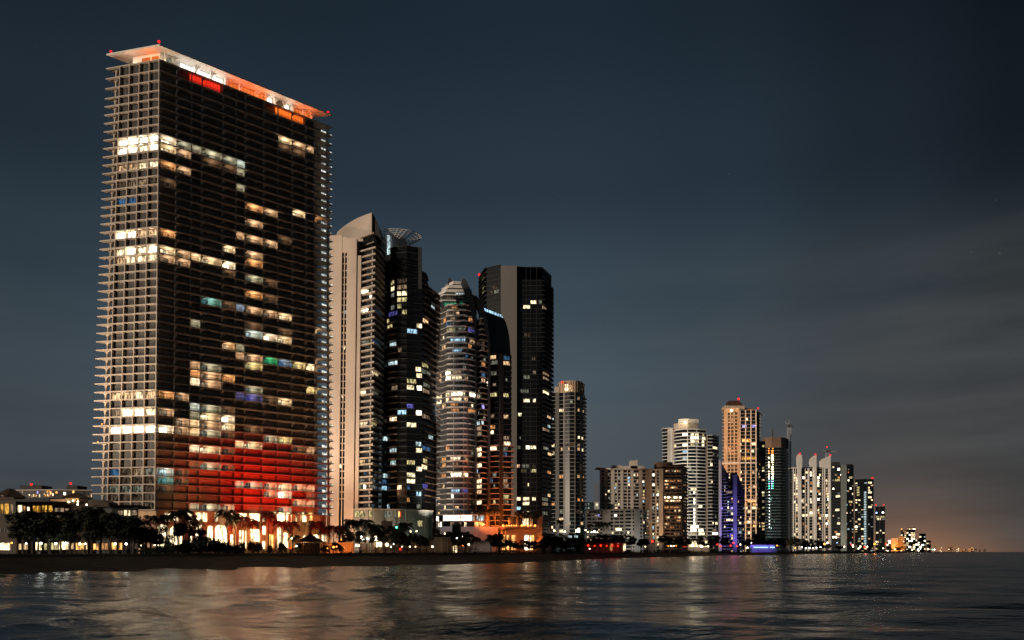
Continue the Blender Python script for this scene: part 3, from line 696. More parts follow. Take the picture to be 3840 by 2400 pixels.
# curved fin on the roof
def outline(root, pts, Y, dep, name, mat, dx=0):
    mb = MB(); n = len(pts); fr = [(wx(p, Y), Y, wz(q, Y)) for p, q in pts]; bk = [(x + dx, Y + dep, zz) for x, _, zz in fr]
    mb.face(fr); mb.face(bk[::-1])
    for i in range(n): mb.face([fr[i], bk[i], bk[(i + 1) % n], fr[(i + 1) % n]])
    return mb.build(name, mat, root)
outline(r, [(1263, 905), (1263, 874), (1268, 867), (1278, 858), (1292, 847), (1308, 836), (1326, 825), (1346, 815), (1366, 807), (1394, 797), (1394, 905)], 397, 3, 'roof_fin', 'concrete')
outline(r, [(1394, 905), (1394, 797), (1402, 806), (1410, 822), (1418, 845), (1425, 872), (1430, 905), (1432, 930), (1394, 930)], 398.2, 16, 'curved_screen', 'dark_wall')
V1 = Vol(r, [(1346, 399), (1400, 392), (1440, 404)], 897, base=wz(955, 395), fh=6, mat='glass_black', depth=14); V1.slabs(1.2, .5, 'beige_dark', name='roof_slab', k0=1)
Vb = Vol(r, [(1354, 394), (1400, 389.5), (1430, 402)], 952, pitch=23.4, mat='glass_blue', depth=14, lean=LE)
Vb.slabs([2.0, 2.2], .8, 'beige', name='balcony_slab', k0=3)
for k in range(3, Vb.nf, 1):      # glass rails and posts
    z = Vb.z0 + k * Vb.fh; g = Vb.offset([1.9, 2.1]); mb = MB()
    mb.prism(Vb.sh(g + [(x, y + .1) for x, y in g[::-1]], z), z + .23, z + 1.2); mb.build('balustrade', 'rail_glass', r)
Vb.pier(1396, 1400, .3, 'grey_wall', name='corner_post', facet=Vb.fac[0])
Vd = Vol(r, [(1430, 403), (1452, 405), (1490, 400), (1526, 399), (1582, 402)], 930, pitch=23.4, mat='glass_black', depth=24)
Vd.slabs([.4, .8, .3, .25], .22, 'dark_wall', k0=3)
Vr = Vol(r, [(1582, 402.5), (1634, 420)], 1085, pitch=23.4, mat='glass_black', depth=20)
Vr.slabs(1.8, .3, 'brown_wall', name='balcony_slab', k0=3, ext=(0, 2.4)); Vr.pier(1630, 1634, .5, 'dark_wall')
Vt = Vol(r, [(1500, 400), (1582, 401.5)], 927, base=wz(1080, 400), fh=200, mat='dark_wall', depth=18)
for z, e in ((1012, 14), (1036, 14), (1078, 40), (1104, 24)):      # projecting upper terraces on the right
    mb = MB(); zz = wz(z, 404); mb.prism([(wx(1575, 404), 404), (wx(1582 + e, 404), 410), (wx(1582 + e, 404), 420), (wx(1575, 404), 420)], zz - .3, zz + .3); mb.build('terrace_slab', 'beige_dark', r)
# wavy balconies on the dark face
for k in range(5, 38):
    z = Vd.z0 + k * Vd.fh; f = Vd.fac[1]; mb = MB(); n = 8
    poly = [f.p(f.len * i / n, .15 + 1.5 * math.sin(math.pi * i / n)) for i in range(n + 1)]
    mb.prism(poly + [f.p(f.len, -.2), f.p(0, -.2)], z - .16, z + .45); mb.build('balcony', 'beige_dark', r)
Q(Vb, 1220, 780, 3.15, [(470, 1015, 100, 'wht'), (555, 1020, 50, 'wht'), (470, 1245, 100, 'wht'), (555, 1245, 50, 'tan'), (630, 1265, 70, 'blu'), (640, 1040, 60, 'tan')])
Q(Vb, 1220, 1200, 3.15, [(480, 285, 110, 'gry'), (600, 290, 80, 'blu'), (480, 650, 110, 'tan'), (600, 650, 80, 'crm'), (460, 870, 90, 'crm'), (600, 870, 90, 'gry'), (470, 1220, 120, 'crm'), (590, 1230, 80, 'yel')])
Q(Vb, 1220, 1600, 3.15, [(450, 420, 110, 'wrm'), (560, 420, 40, 'tan'), (450, 630, 110, 'gry'), (580, 630, 80, 'gry'), (440, 710, 70, 'gry'), (500, 710, 30, 'wht'), (580, 715, 80, 'gry'), (510, 550, 30, 'blu')])
for zy, c in ((830, 'dim'), (905, 'tan'), (965, 'crm'), (1040, 'crm'), (1110, 'yel'), (1190, 'yel')): Q(Vd, 1220, 780, 3.15, [(870, zy, 58, c), (934, zy, 58, c)])
Q(Vd, 1220, 780, 3.15, [(795, 900, 40, 'yel'), (795, 980, 40, 'crm'), (795, 1060, 40, 'gry'), (795, 1140, 40, 'gry'), (800, 1250, 110, 'pur'), (765, 1370, 60, 'yel'), (1025, 1465, 110, 'cbl'), (1110, 1375, 60, 'crm')])
Q(Vr, 1220, 780, 3.15, [(1185, 1375, 50, 'wrm'), (1275, 1150, 40, 'cool')])
Q(Vd, 1220, 1200, 3.15, [(1025, 140, 115, 'cbl'), (1110, 50, 50, 'crm'), (800, 270, 90, 'cool'), (800, 485, 120, 'cool'), (1100, 570, 60, 'crm'), (1110, 640, 60, 'crm'), (1015, 740, 110, 'yel'), (1000, 810, 90, 'crm'), (1110, 835, 50, 'wht'), (820, 780, 80, 'tan'), (1000, 1005, 80, 'pur'), (905, 1110, 100, 'cbl'), (1105, 1095, 60, 'wht'), (800, 1195, 90, 'crm'), (1015, 1205, 110, 'crm'), (1100, 1430, 60, 'cool'), (880, 380, 40, 'tan'), (740, 40, 40, 'yel')])
Q(Vr, 1220, 1200, 3.15, [(1190, 590, 80, 'gry'), (1195, 785, 60, 'gry'), (1190, 840, 60, 'tan'), (1190, 1110, 70, 'tan'), (1190, 1180, 90, 'yel'), (1245, 1395, 40, 'cool'), (1180, 570, 60, 'yel')])
Q(Vd, 1220, 1600, 3.15, [(715, 145, 60, 'cool'), (800, 250, 90, 'cool'), (800, 390, 70, 'cool'), (1110, 170, 60, 'cool'), (1110, 305, 70, 'crm'), (1000, 420, 110, 'yel'), (1110, 510, 60, 'crm'), (1000, 560, 110, 'crm'), (1000, 625, 110, 'crm'), (970, 695, 60, 'blu'), (1105, 775, 50, 'cbl'), (870, 750, 60, 'crm'), (690, 720, 60, 'cbl'), (710, 580, 50, 'cool'), (970, 830, 50, 'org'), (1105, 975, 50, 'gry'), (745, 940, 35, 'cool'), (700, 650, 40, 'blu')])
Q(Vr, 1220, 1600, 3.15, [(1190, 260, 80, 'blu'), (1180, 390, 40, 'yel'), (1170, 510, 50, 'crm'), (1175, 710, 50, 'pur'), (1250, 140, 40, 'cool')])
# drum and radial trellis
cx, cy, zb, zt = wx(1478, 412), 412.0, wz(966, 405), wz(882, 405); rad = 7.2
mb = MB(); mb.prism([(cx + rad * math.cos(a * math.pi / 8), cy + rad * math.sin(a * math.pi / 8)) for a in range(16)], zb, zt); mb.build('drum', 'pale_wall', r)
mb = MB(); mb.prism([(cx + (rad + 1.6) * math.cos(a * math.pi / 12), cy + (rad + 1.6) * math.sin(a * math.pi / 12)) for a in range(24)], zb - 2.2, zb + .6); mb.build('drum_base', 'pale_wall', r)
mb = MB(); mb.box(wx(1452, 404), wx(1463, 404), 403.6, 404.2, zb + 1.2, zt - .5); mb.build('lit_panel', 'lit_cool', r)
zr0, zr1 = wz(893, 405), wz(866, 405); R0, R1 = 7.4, 10.4; ox = 5.0
for i in range(20):
    a = -math.pi * 1.02 + 1.16 * math.pi * i / 19
    p = (cx + R0 * math.cos(a), cy + R0 * math.sin(a), zr0 - .5); q = (cx + ox * (1 if math.cos(a) > 0 else .35) * (math.cos(a) + 1) / 2 + R1 * math.cos(a), cy + R1 * math.sin(a), zr1 + 1.2 * math.sin(a) * .3)
    mb = MB(); mb.bar(p, q, .17); mb.build('trellis_rib', 'white_paint', r)
for t in (.2, .4, .6, .8, 1.0):
    pts = []
    for i in range(40):
        a = -math.pi * 1.02 + 1.16 * math.pi * i / 39; e = ox * (1 if math.cos(a) > 0 else .35) * (math.cos(a) + 1) / 2
        p = Vector((cx + R0 * math.cos(a), cy + R0 * math.sin(a), zr0 - .5)); q = Vector((cx + e + R1 * math.cos(a), cy + R1 * math.sin(a), zr1 + 1.2 * math.sin(a) * .3)); pts.append(p.lerp(q, t))
    mb = MB()
    for i in range(39): mb.bar(pts[i], pts[i + 1], .17, cap=False)
    mb.build('trellis_ring', 'white_paint', r)
point('roof_light', (cx - 9, cy - 14, zb + 3), 1500, (.72, .88, 1.0), .5)
# podium
Vp = Vol(r, [(1328, 388), (1395, 386), (1440, 389), (1500, 391), (1622, 402)], 1912, base=3.4, pitch=31, mat='green_grey', depth=20, name='podium')
Vp.slabs(1.0, .6, 'beige', name='podium_slab', k0=Vp.nf)
Q(Vp, 1300, 1800, 3.78, [(190, 470, 150, 'yel'), (345, 470, 55, 'yel'), (620, 500, 160, 'gry'), (1040, 610, 60, 'yel'), (745, 480, 25, 'lobo'), (765, 480, 10, 'red')])
for a_, b_ in ((1372, 1382), (1400, 1438), (1470, 1482), (1520, 1556), (1590, 1606)): Vp.pier(a_, b_, .5, 'green_grey', name='podium_pier')
flush(r, [Vs, Vb, Vd, Vr, Vp])
for px, po in ((1262, 6000), (1318, 7000), (1360, 4000)): point('wall_uplight', (wx(px, 372), 372, 14), po, (1, .42, .16), .8)
point('wall_uplight', (wx(1300, 368), 368, 40), 5000, (1, .48, .22), .8)
point('podium_light', (wx(1440, 378), 378, 14), 900, (.7, 1, .75), .6); point('podium_light', (wx(1560, 386), 386, 14), 700, (.9, 1, .7), .6)

# ------------------------------------------------------------------ tower with dark sail-like blades
r = empty('sail_blade_tower', (wx(1760, 460), 460, 3.4), 'tower of white-edged balconies between dark curved sail blades, pale peaked crown', 'tower')
Va = Vol(r, [(1637, 470), (1672, 459), (1755, 457), (1785, 464)], 1155, pitch=19.9, mat='curtain_glass', depth=22)
Va.slabs([.3, .45, .4], .4, 'slab_grey', k0=4)
Va.bay(1674, 1752, 2.4, .8, 'slab_white', k0=4, taper=1.2); Va.bay(1638, 1662, 1.9, .5, 'slab_grey', k0=4, taper=2.2, rail=False); Va.bay(1757, 1784, 1.5, .5, 'slab_grey', k0=4, taper=.6)
for a_ in (1700, 1738): Va.pier(a_, a_ + 1.6, .3, 'grey_wall', name='post')
Vc = Vol(r, [(1785, 464.5), (1806, 459), (1826, 463)], 1200, pitch=19.9, mat='glass_black', depth=20); Vc.slabs([1.0, 1.0], .45, 'beige', name='balcony_slab', k0=3)
Ve = Vol(r, [(1826, 466), (1838, 470)], 1250, pitch=19.9, mat='niche_wall', depth=16, name='side_wall'); Ve.slabs(.5, .5, 'beige', name='balcony_slab', k0=3)
Vf = Vol(r, [(1838, 466), (1870, 464), (1884, 466), (1917, 468)], 1330, pitch=19.9, mat='glass_black', depth=24); KF = int(70 / Vf.fh); Vf.slabs([.9, .15, 1.5], .4, 'beige', name='balcony_slab', k0=2, k1=KF, ext=(0, 1.2)); Vf.slabs([.8, .1, .9], .26, 'dark_wall', name='balcony_slab', k0=KF + 1)  # upper slabs get a darker material, so their shade is in the colour
Vf.pier(1871, 1884, 1.2, 'dark_wall', name='dark_spine')
# upper storeys drawing in towards the crown
steps = [(1155, 1133, 1640, 1783), (1133, 1112, 1645, 1778), (1112, 1094, 1653, 1768), (1094, 1078, 1664, 1748), (1078, 1064, 1680, 1735)]
Vk = []
for i, (ya, yb, xa, xb) in enumerate(steps):
    v = Vol(r, [(xa, 466), (xa + 24, 460), (xb, 461)], yb, base=wz(ya, 462) + .02, fh=20, mat='glass_blue' if i < 2 else 'dark_wall', depth=18, name='upper_storey'); Vk.append(v)
    mb = MB(); g = v.offset([1.6, 1.8]); zz = v.z1
    mb.prism(g + [(g[-1][0], g[-1][1] + 12), (g[0][0], g[0][1] + 12)], zz - (.5 if i < 2 else 1.6), zz + .2); mb.build('roof_slab', 'slab_white', r)
def blade(pts_out, pts_in, Y, dep, mat='dark_wall', name='blade'):
    mb = MB(); o = [(wx(p, Y), Y, wz(q, Y)) for p, q in pts_out]; i_ = [(wx(p, Y), Y, wz(q, Y)) for p, q in pts_in]
    n = len(o)
    for k in range(n - 1):
        q = [o[k], o[k + 1], i_[k + 1], i_[k]]; qb = [(x, y + dep, zz) for x, y, zz in q]
        mb.face(q[::-1]); mb.face(qb)
        mb.face([o[k], qb[0], qb[1], o[k + 1]]); mb.face([i_[k], i_[k + 1], qb[2], qb[3]])
    for e in (0, -1): q = [o[e], i_[e]]; mb.face([q[0], q[1], (q[1][0], q[1][1] + dep, q[1][2]), (q[0][0], q[0][1] + dep, q[0][2])])
    return mb.build(name, mat, r)
blade([(1738, 1042), (1750, 1052), (1762, 1080), (1776, 1120), (1784, 1175), (1787, 1300), (1787, 1960)], [(1728, 1062), (1733, 1075), (1748, 1110), (1764, 1160), (1776, 1215), (1782, 1300), (1782, 1960)], 455.5, 6)
blade([(1712, 1108), (1722, 1130), (1735, 1175), (1745, 1215)], [(1708, 1118), (1716, 1150), (1728, 1195), (1738, 1225)], 456, 5)
blade([(1786, 1108), (1800, 1126), (1814, 1160), (1826, 1200), (1836, 1260), (1838, 1330), (1838, 1900)], [(1768, 1112), (1782, 1135), (1798, 1175), (1814, 1220), (1827, 1270), (1830, 1330), (1830, 1900)], 459, 10)
outline(r, [(1676, 1080), (1683, 1041), (1690, 1046), (1704, 1064), (1712, 1085)], 462, 3, 'crown_peak', 'dark_wall')
outline(r, [(1642, 1136), (1672, 1066), (1676, 1070), (1648, 1136)], 463, 6, 'crown_edge', 'slab_grey')
# curved glass shoulder on the right
outline(r, [(1800, 1330), (1800, 1160), (1816, 1152), (1850, 1165), (1884, 1186), (1896, 1206), (1905, 1236), (1911, 1270), (1915, 1330)], 467.5, 22, 'curved_shoulder', 'glass_black')
mb = MB()
for i in range(4):
    a, b = 1816 + i * 17, 1832 + i * 17
    pa, pb = 1153 + i * 6.6, 1153 + i * 6.6 + 6.2
    mb.face([(wx(a + 2, 467), 467, wz(pa + 13, 467)), (wx(b + 3, 467), 467, wz(pb + 13, 467)), (wx(b - 1, 467), 467.0, wz(pb + 2, 467)), (wx(a, 467), 467.0, wz(pa + 2, 467))])
mb.build('skylight', 'lit_cbl', r)
Q(Va, 1600, 960, 2.908, [(270, 605, 0.1, 'tan'), (220, 605, 90, 'tan'), (315, 600, 80, 'org'), (200, 670, 50, 'org'), (290, 660, 60, 'tan'), (335, 645, 40, 'wrm'), (215, 730, 100, 'blu'), (340, 715, 120, 'gry'), (265, 785, 90, 'yel'), (385, 780, 80, 'gry'), (340, 950, 160, 'cbl'), (200, 970, 70, 'wrm'), (465, 970, 50, 'org'), (220, 1085, 100, 'gry'), (330, 1065, 100, 'cbl'), (445, 1075, 60, 'blu'), (130, 1305, 70, 'wrm'), (215, 1305, 90, 'wht'), (330, 1290, 100, 'tan'), (130, 1360, 70, 'wrm'), (215, 1355, 90, 'wht'), (330, 1350, 110, 'crm'), (440, 1350, 60, 'tan'), (490, 795, 80, 'pur'), (505, 915, 60, 'wrm'), (490, 680, 60, 'org')])
Q(Va, 1600, 1460, 2.908, [(130, 75, 80, 'crm'), (210, 80, 75, 'crm'), (325, 65, 120, 'wht'), (430, 80, 60, 'wrm'), (500, 80, 60, 'wht'), (130, 130, 70, 'crm'), (210, 130, 75, 'crm'), (325, 125, 110, 'crm'), (400, 35, 30, 'crm'), (300, 185, 80, 'org'), (195, 190, 60, 'wrm'), (310, 240, 80, 'org'), (485, 245, 80, 'org'), (215, 650, 80, 'org'), (195, 765, 70, 'org'), (315, 765, 110, 'crm'), (430, 765, 40, 'tan'), (205, 825, 80, 'org'), (315, 825, 60, 'tan'), (200, 930, 85, 'org'), (320, 930, 110, 'wht'), (435, 930, 80, 'crm'), (315, 1100, 90, 'cbl'), (420, 1100, 70, 'pur'), (200, 1285, 20, 'crm'), (280, 1140, 20, 'wht')])
Q(Vk[0], 1600, 960, 2.908, [(270, 530, 0.1, 'grn')])
f = Vk[0].fac[1]; Vk[0].put(f, .3, f.len * .62, 0, 'grn', .5, .2); Vk[1].put(Vk[1].fac[1], .3, 5, 0, 'dim', .5, .2)
f = Vk[2].fac[1]; Vk[2].put(f, f.len * .35, f.len * .8, 0, 'cool', .7, .1); f = Vk[1].fac[1]; Vk[1].put(f, f.len * .82, f.len * .99, 0, 'cool', .7, .1)
Q(Vc, 1600, 960, 2.908, [(605, 1160, 60, 'org'), (605, 1280, 60, 'blu'), (610, 1340, 50, 'wrm'), (600, 950, 60, 'dim'), (600, 1000, 60, 'dim'), (590, 700, 40, 'dim')])
Q(Vc, 1600, 1460, 2.908, [(560, 375, 40, 'cool'), (600, 380, 40, 'cool'), (610, 215, 40, 'vio'), (580, 430, 90, 'tan'), (580, 490, 90, 'tan'), (575, 655, 90, 'crm'), (590, 725, 70, 'crm'), (575, 830, 90, 'crm'), (580, 1000, 90, 'crm'), (585, 1060, 80, 'crm'), (580, 1120, 80, 'wrm'), (575, 1225, 80, 'crm'), (550, 890, 15, 'cbl'), (560, 80, 30, 'tan')])
Q(Ve, 1600, 960, 2.908, [(672, 940, 30, 'org'), (672, 1050, 30, 'org'), (672, 1375, 30, 'wht')])
Q(Vf, 1600, 960, 2.908, [(725, 790, 60, 'wrm'), (745, 830, 60, 'yel'), (810, 840, 40, 'yel'), (870, 965, 60, 'blu'), (800, 1065, 20, 'crm'), (870, 1110, 60, 'tan'), (870, 1140, 70, 'wrm'), (735, 1140, 70, 'gry'), (730, 1300, 60, 'gry')])
Q(Vf, 1600, 1460, 2.908, [(730, 70, 70, 'yel'), (860, 50, 60, 'yel'), (710, 270, 50, 'tan'), (860, 320, 60, 'wrm'), (720, 380, 50, 'org'), (710, 490, 40, 'crm'), (865, 510, 70, 'tan'), (870, 570, 80, 'crm'), (730, 660, 70, 'crm'), (860, 670, 50, 'gry'), (855, 725, 40, 'blu'), (705, 970, 30, 'blu'), (860, 990, 50, 'tan'), (870, 1160, 60, 'yel'), (870, 1080, 60, 'tan'), (860, 940, 60, 'dim'), (860, 1230, 60, 'tan')])
# lobby and terrace of this tower
Vp = Vol(r, [(1608, 452), (1660, 448), (1778, 447), (1820, 449)], 1931, base=wz(1978, 449), pitch=24, mat='glass_dark', depth=16, name='lobby_glazing')
Vp.slabs(1.2, .7, 'beige', name='lobby_slab', k0=Vp.nf); Vp.slabs(.8, .4, 'beige_dark', name='lobby_slab', k0=1, k1=1)
for px, w_ in ((1672, 17), (1703, 39), (1748, 41), (1776, 8)): Vp.w(px, 1944, w_, 'wht' if w_ > 10 else 'cool', .85, .08)
Vp.w(1800, 1944, 24, 'cool', .85, .08)
for px, w_, c in ((1634, 20, 'tan'), (1696, 14, 'tan'), (1745, 8, 'crm'), (1652, 6, 'wht'), (1721, 10, 'dim'), (1790, 30, 'lobo')): Vp.w(px, 1968, w_, c, .8, .05)
for px in (1610, 1660, 1690, 1727, 1778, 1816): Vp.pier(px, px + 2, .5, 'beige', name='lobby_post')
Vw = Vol(r, [(1612, 444), (1700, 440), (1868, 446)], 1975, base=3.4, fh=40, mat='pale_wall', depth=3, name='terrace_wall')
Va.rand(.10, ['tan', 'gry', 'dim', 'crm', 'wrm'], gap=4.5, k0=5); Vc.rand(.12, ['tan', 'dim', 'gry'], gap=4.5, k0=4); Vf.rand(.06, ['tan', 'yel', 'gry'], gap=5, k0=3, k1=Vf.nf - 4)
flush(r, [Va, Vc, Ve, Vf, Vp] + Vk)
for px, Y, z, po, c in ((1816, 440, 21, 9000, (1, .22, .04)), (1836, 442, 21, 26000, (1, .18, .03)), (1834, 437, 44, 7000, (1, .22, .05)), (1856, 436, 21, 34000, (1, .17, .025)), (1900, 440, 23, 38000, (1, .2, .03)), (1902, 440, 46, 6000, (1, .25, .06)), (1926, 500, 26, 7000, (1, .22, .04)), (1640, 434, 8, 700, (1, .45, .25)), (1700, 428, 8, 700, (1, .5, .35)), (1790, 430, 10, 1500, (1, .35, .2)), (1850, 430, 9, 1800, (1, .18, .04))): point('terrace_light', (wx(px, Y), Y, z), po, c, .6)
point('front_fill', (wx(1660, 418), 418, 30), 9000, (.96, .96, 1), 1.0); point('front_fill', (wx(1700, 412), 412, 80), 20000, (.92, .95, 1), 1.0)  # added floods brighten the white balcony front

# ------------------------------------------------------------------ dark slab tower with the grey stripe
r = empty('dark_slab_tower', (wx(1960, 549), 549, 3.4), 'black glass tower with one broad plain grey stripe down its front', 'tower')
Vl = Vol(r, [(1802, 570), (1826, 551), (1879, 545)], 1012, pitch=17.4, mat='glass_black', depth=24); Vl.slabs([1.6, .3], .3, 'dark_wall', k0=4)
slabwall(r, 1878, 1938, 996, 541, 22, 'grey_stripe', 'grey_stripe')
Vm = Vol(r, [(1938, 544), (2033, 544), (2068, 561)], 1012, pitch=17.4, mat='glass_black', depth=26)
ztop = wz(996, 542)
mb = MB(); pts = [(wx(p, Y), Y) for p, Y in ((1938, 544), (2033, 544), (2068, 561))]; zz = [wz(997, 544), wz(1010, 544), wz(1040, 561)]
bk = [(x, y + 24) for x, y in pts]
for i in range(2): mb.hexa([(pts[i][0], pts[i][1], Vm.z1 - 9), (pts[i + 1][0], pts[i + 1][1], Vm.z1 - 9), (*bk[i + 1], Vm.z1 - 9), (*bk[i], Vm.z1 - 9), (*pts[i], zz[i]), (*pts[i + 1], zz[i + 1]), (*bk[i + 1], zz[i + 1]), (*bk[i], zz[i])])
mb.build('roof_screen', 'dark_wall', r)
Vm.slabs([.12, 1.9], .26, 'dark_wall', name='balcony_slab', k0=3, k1=Vm.nf - 3)
for px in (1972, 1988, 2012): Vm.pier(px, px + 1.2, .25, 'dark_wall', name='mullion')
Q(Vm, 1600, 960, 2.908, [(1090, 570, 70, 'crm'), (1165, 525, 60, 'crm'), (1240, 525, 30, 'gry'), (1280, 570, 50, 'tan'), (1080, 885, 30, 'dim'), (1115, 885, 20, 'dim'), (1175, 1280, 30, 'tan'), (1090, 1335, 65, 'gry'), (1065, 1470, 90, 'gry'), (1300, 1270, 70, 'tan'), (1300, 1350, 70, 'tan'), (1300, 1480, 70, 'crm'), (1165, 1090, 40, 'dim')])
Q(Vm, 1600, 1460, 2.908, [(1090, 130, 65, 'crm'), (1175, 135, 30, 'crm'), (1015, 265, 35, 'crm'), (1105, 630, 40, 'wht'), (1165, 630, 60, 'crm'), (1005, 650, 45, 'gry'), (1080, 820, 80, 'gry'), (1000, 830, 30, 'wrm'), (1165, 880, 60, 'yel'), (1060, 870, 60, 'dim'), (1170, 820, 30, 'dim'), (1085, 1200, 70, 'crm'), (1000, 1210, 50, 'crm'), (1170, 1200, 35, 'crm'), (1000, 1275, 50, 'cbl'), (1085, 1265, 70, 'crm'), (1080, 1325, 70, 'crm'), (1300, 435, 80, 'tan'), (1300, 640, 60, 'gry'), (1335, 285, 40, 'wrm'), (1335, 330, 40, 'cool'), (1335, 405, 30, 'cool'), (1340, 700, 40, 'wrm'), (1335, 905, 40, 'org'), (1335, 1155, 30, 'wrm'), (1290, 1200, 70, 'gry'), (1290, 1250, 70, 'tan'), (1290, 1330, 60, 'gry'), (1020, 545, 12, 'gry'), (1110, 1015, 12, 'crm')])
Q(Vl, 1600, 960, 2.908, [(765, 385, 50, 'gry'), (700, 375, 40, 'dim'), (740, 320, 60, 'dim'), (615, 285, 30, 'yel'), (620, 340, 30, 'yel'), (620, 420, 30, 'yel')])
flush(r, [Vl, Vm])
red_light(r, 1797, 1030, 568, 1.0)
point('stripe_light', (wx(1925, 530), 530, 12), 4500, (1, .25, .04), .6)
# two-level terrace house glowing orange at its foot
r = empty('terrace_house', (wx(1970, 440), 440, 3.4), 'two-storey terrace house glowing orange with a row of lamps along its upper deck', 'house')
Vt1 = Vol(r, [(1876, 452), (1900, 446), (2030, 446)], 1984, base=3.4, fh=40, mat='niche_wall', depth=14, name='lower_storey')
Vt2 = Vol(r, [(1905, 455), (2020, 455)], 1938, base=wz(1978, 450), fh=20, mat='glass_dark', depth=8, name='upper_storey')
mb = MB(); zz = wz(1982, 444); mb.prism([(wx(1868, 444), 450), (wx(1895, 444), 441), (wx(2036, 444), 441), (wx(2036, 444), 458), (wx(1868, 444), 458)], zz - .5, zz + .5); mb.build('deck', 'brown_wall', r)
mb = MB(); q = [(1868, 450.05), (1895, 441.1), (2036, 441.1)]; g = [(wx(p, 444), y) for p, y in q]; mb.prism(g + [(x, y + .12) for x, y in g[::-1]], zz + .52, zz + 1.6); mb.build('deck_parapet', 'niche_wall', r)
outline(r, [(2016, 2030), (2012, 1990), (2014, 1950), (2024, 1938), (2038, 1930), (2034, 1950), (2033, 2035)], 440, 1.2, 'curved_end_wall', 'beige')
outline(r, [(1934, 1978), (1936, 1942), (1949, 1978)], 442, .6, 'slanted_wall', 'beige')
outline(r, [(2006, 2030), (2036, 2008), (2036, 2018), (2012, 2038)], 437, .8, 'stair', 'beige')
for px in (1880, 1896, 1912, 1957, 1984, 2008):
    mb = MB(); mb.box(wx(px, 445), wx(px + 3, 445), 445.0, 446.5, 3.4, zz - .52); mb.build('column', 'beige', r)
for px, w_, c in ((1888, 10, 'lobo'), (1904, 10, 'lobo'), (1925, 14, 'lobo'), (1972, 9, 'wht'), (1986, 12, 'crm'), (1998, 8, 'lobo')): Vt1.w(px, 2000, w_, c, .62, .12)
for px, w_, c in ((1964, 9, 'crm'), (1976, 11, 'crm'), (1992, 10, 'org')): Vt2.w(px, 1955, w_, c, .8, .05)
flush(r, [Vt1, Vt2])
for px in (1887, 1900, 1909, 1918, 1927, 1936, 1957, 1966, 1980, 1990, 2006):
    mb = MB(); mb.ball((wx(px, 441), 441.1, wz(1972, 441) + .2), .62 if px in (1887, 1957, 1980, 2006) else .4); mb.build('deck_lamp', 'lamp_orange', r)
for px, z, po in ((1890, 11, 900), (1960, 17, 900), (2010, 12, 1300), (1930, 8, 1100), (1990, 8, 900)): point('deck_light', (wx(px, 434), 434, z), po, (1, .20, .03), .5)

# ------------------------------------------------------------------ round slender tower
r = empty('round_tower', (wx(2140, 683), 683, 3.4), 'slender tower with a rounded seaward side, thin white floor lines and a lit cylindrical top', 'tower')
Vx = Vol(r, [(2066, 680), (2083, 679.8), (2097, 679.5), (2115, 679), (2136, 676), (2157, 676), (2174, 679), (2186, 685), (2193, 695)], 1474, pitch=14.5, mat='glass_dark', depth=26)
Vx.slabs(.35, .34, 'slab_grey', k0=1)
for k in range(2, Vx.nf):    # little balconies at the right edge
    z = Vx.z0 + k * Vx.fh; f = Vx.fac[-1]; mb = MB(); mb.prism([f.p(0, .3), f.p(1.5, 2.2), f.p(f.len, 1.9), f.p(f.len, -.5), f.p(0, -.5)], z - .2, z + .7); mb.build('balcony', 'slab_grey', r)
Vx.pier(2083, 2097, .8, 'grey_stripe'); Vx.pier(2113, 2117, .6, 'slab_grey'); Vx.pier(2155, 2157, .5, 'beige_dark'); Vx.pier(2066, 2068, .5, 'slab_grey')
Vy = Vol(r, [(2096, 687), (2112, 680), (2136, 678), (2160, 678), (2178, 682), (2191, 693)], 1432, base=Vx.z1 + .2, fh=20, mat='warm_wall', depth=18, name='crown'); mb = MB(); g = Vy.offset(.6); mb.prism(g + [(g[-1][0], g[-1][1] + 14), (g[0][0], g[0][1] + 14)], Vy.z1 - .9, Vy.z1); mb.build('crown_ring', 'beige', r)
for p in range(2100, 2192, 8): Vy.pier(p, p + 2.2, .4, 'beige_dark', name='crown_post', z1=Vy.z1 - .92)
Vy.w(2124, 1452, 14, 'crm', .6, .1); Vy.w(2140, 1452, 10, 'wrm', .5, .1)
slabwall(r, 2081, 2097, 1450, 685, 10, 'plant_room', 'grey_wall', base=Vx.z1)
Q(Vx, 2040, 1400, 2.3625, [(152, 337, 40, 'crm'), (150, 915, 40, 'org'), (150, 1293, 40, 'wrm'), (80, 1155, 25, 'org'), (80, 640, 22, 'crm'), (80, 715, 22, 'crm'), (308, 580, 20, 'crm'), (343, 580, 22, 'crm'), (308, 640, 25, 'tan'), (308, 675, 25, 'wrm'), (343, 690, 22, 'crm'), (308, 337, 20, 'wrm'), (345, 345, 22, 'wrm'), (305, 237, 20, 'tan'), (230, 237, 45, 'gry'), (210, 430, 12, 'gry'), (205, 640, 30, 'dim'), (250, 645, 35, 'dim'), (225, 652, 20, 'wrm'), (308, 915, 28, 'wrm'), (345, 918, 20, 'org'), (310, 1120, 25, 'org'), (342, 1130, 15, 'org'), (158, 675, 15, 'wrm'), (78, 235, 10, 'wht'), (80, 405, 12, 'cool'), (80, 475, 12, 'cool'), (150, 1385, 35, 'crm'), (305, 1390, 55, 'wht'), (340, 1330, 35, 'wrm'), (230, 1333, 15, 'yel'), (155, 1225, 30, 'gry'), (75, 1350, 14, 'crm'), (345, 1255, 20, 'gry'), (300, 1225, 30, 'dim')])
flush(r, [Vx, Vy]); red_light(r, 2108, 1433, 677, 1.1)
for px, z, po in ((2140, 12, 1500), (2180, 16, 1100)): point('foot_light', (wx(px, 659), 659, z), po * 1.6, (.45, .90, 1.0), .8)
point('foot_light', (wx(2100, 661), 661, 22), 500, (1, .85, .7), .8); point('crown_light', (wx(2130, 669), 669, Vy.z0 + 3), 500, (1, .62, .3), .5)

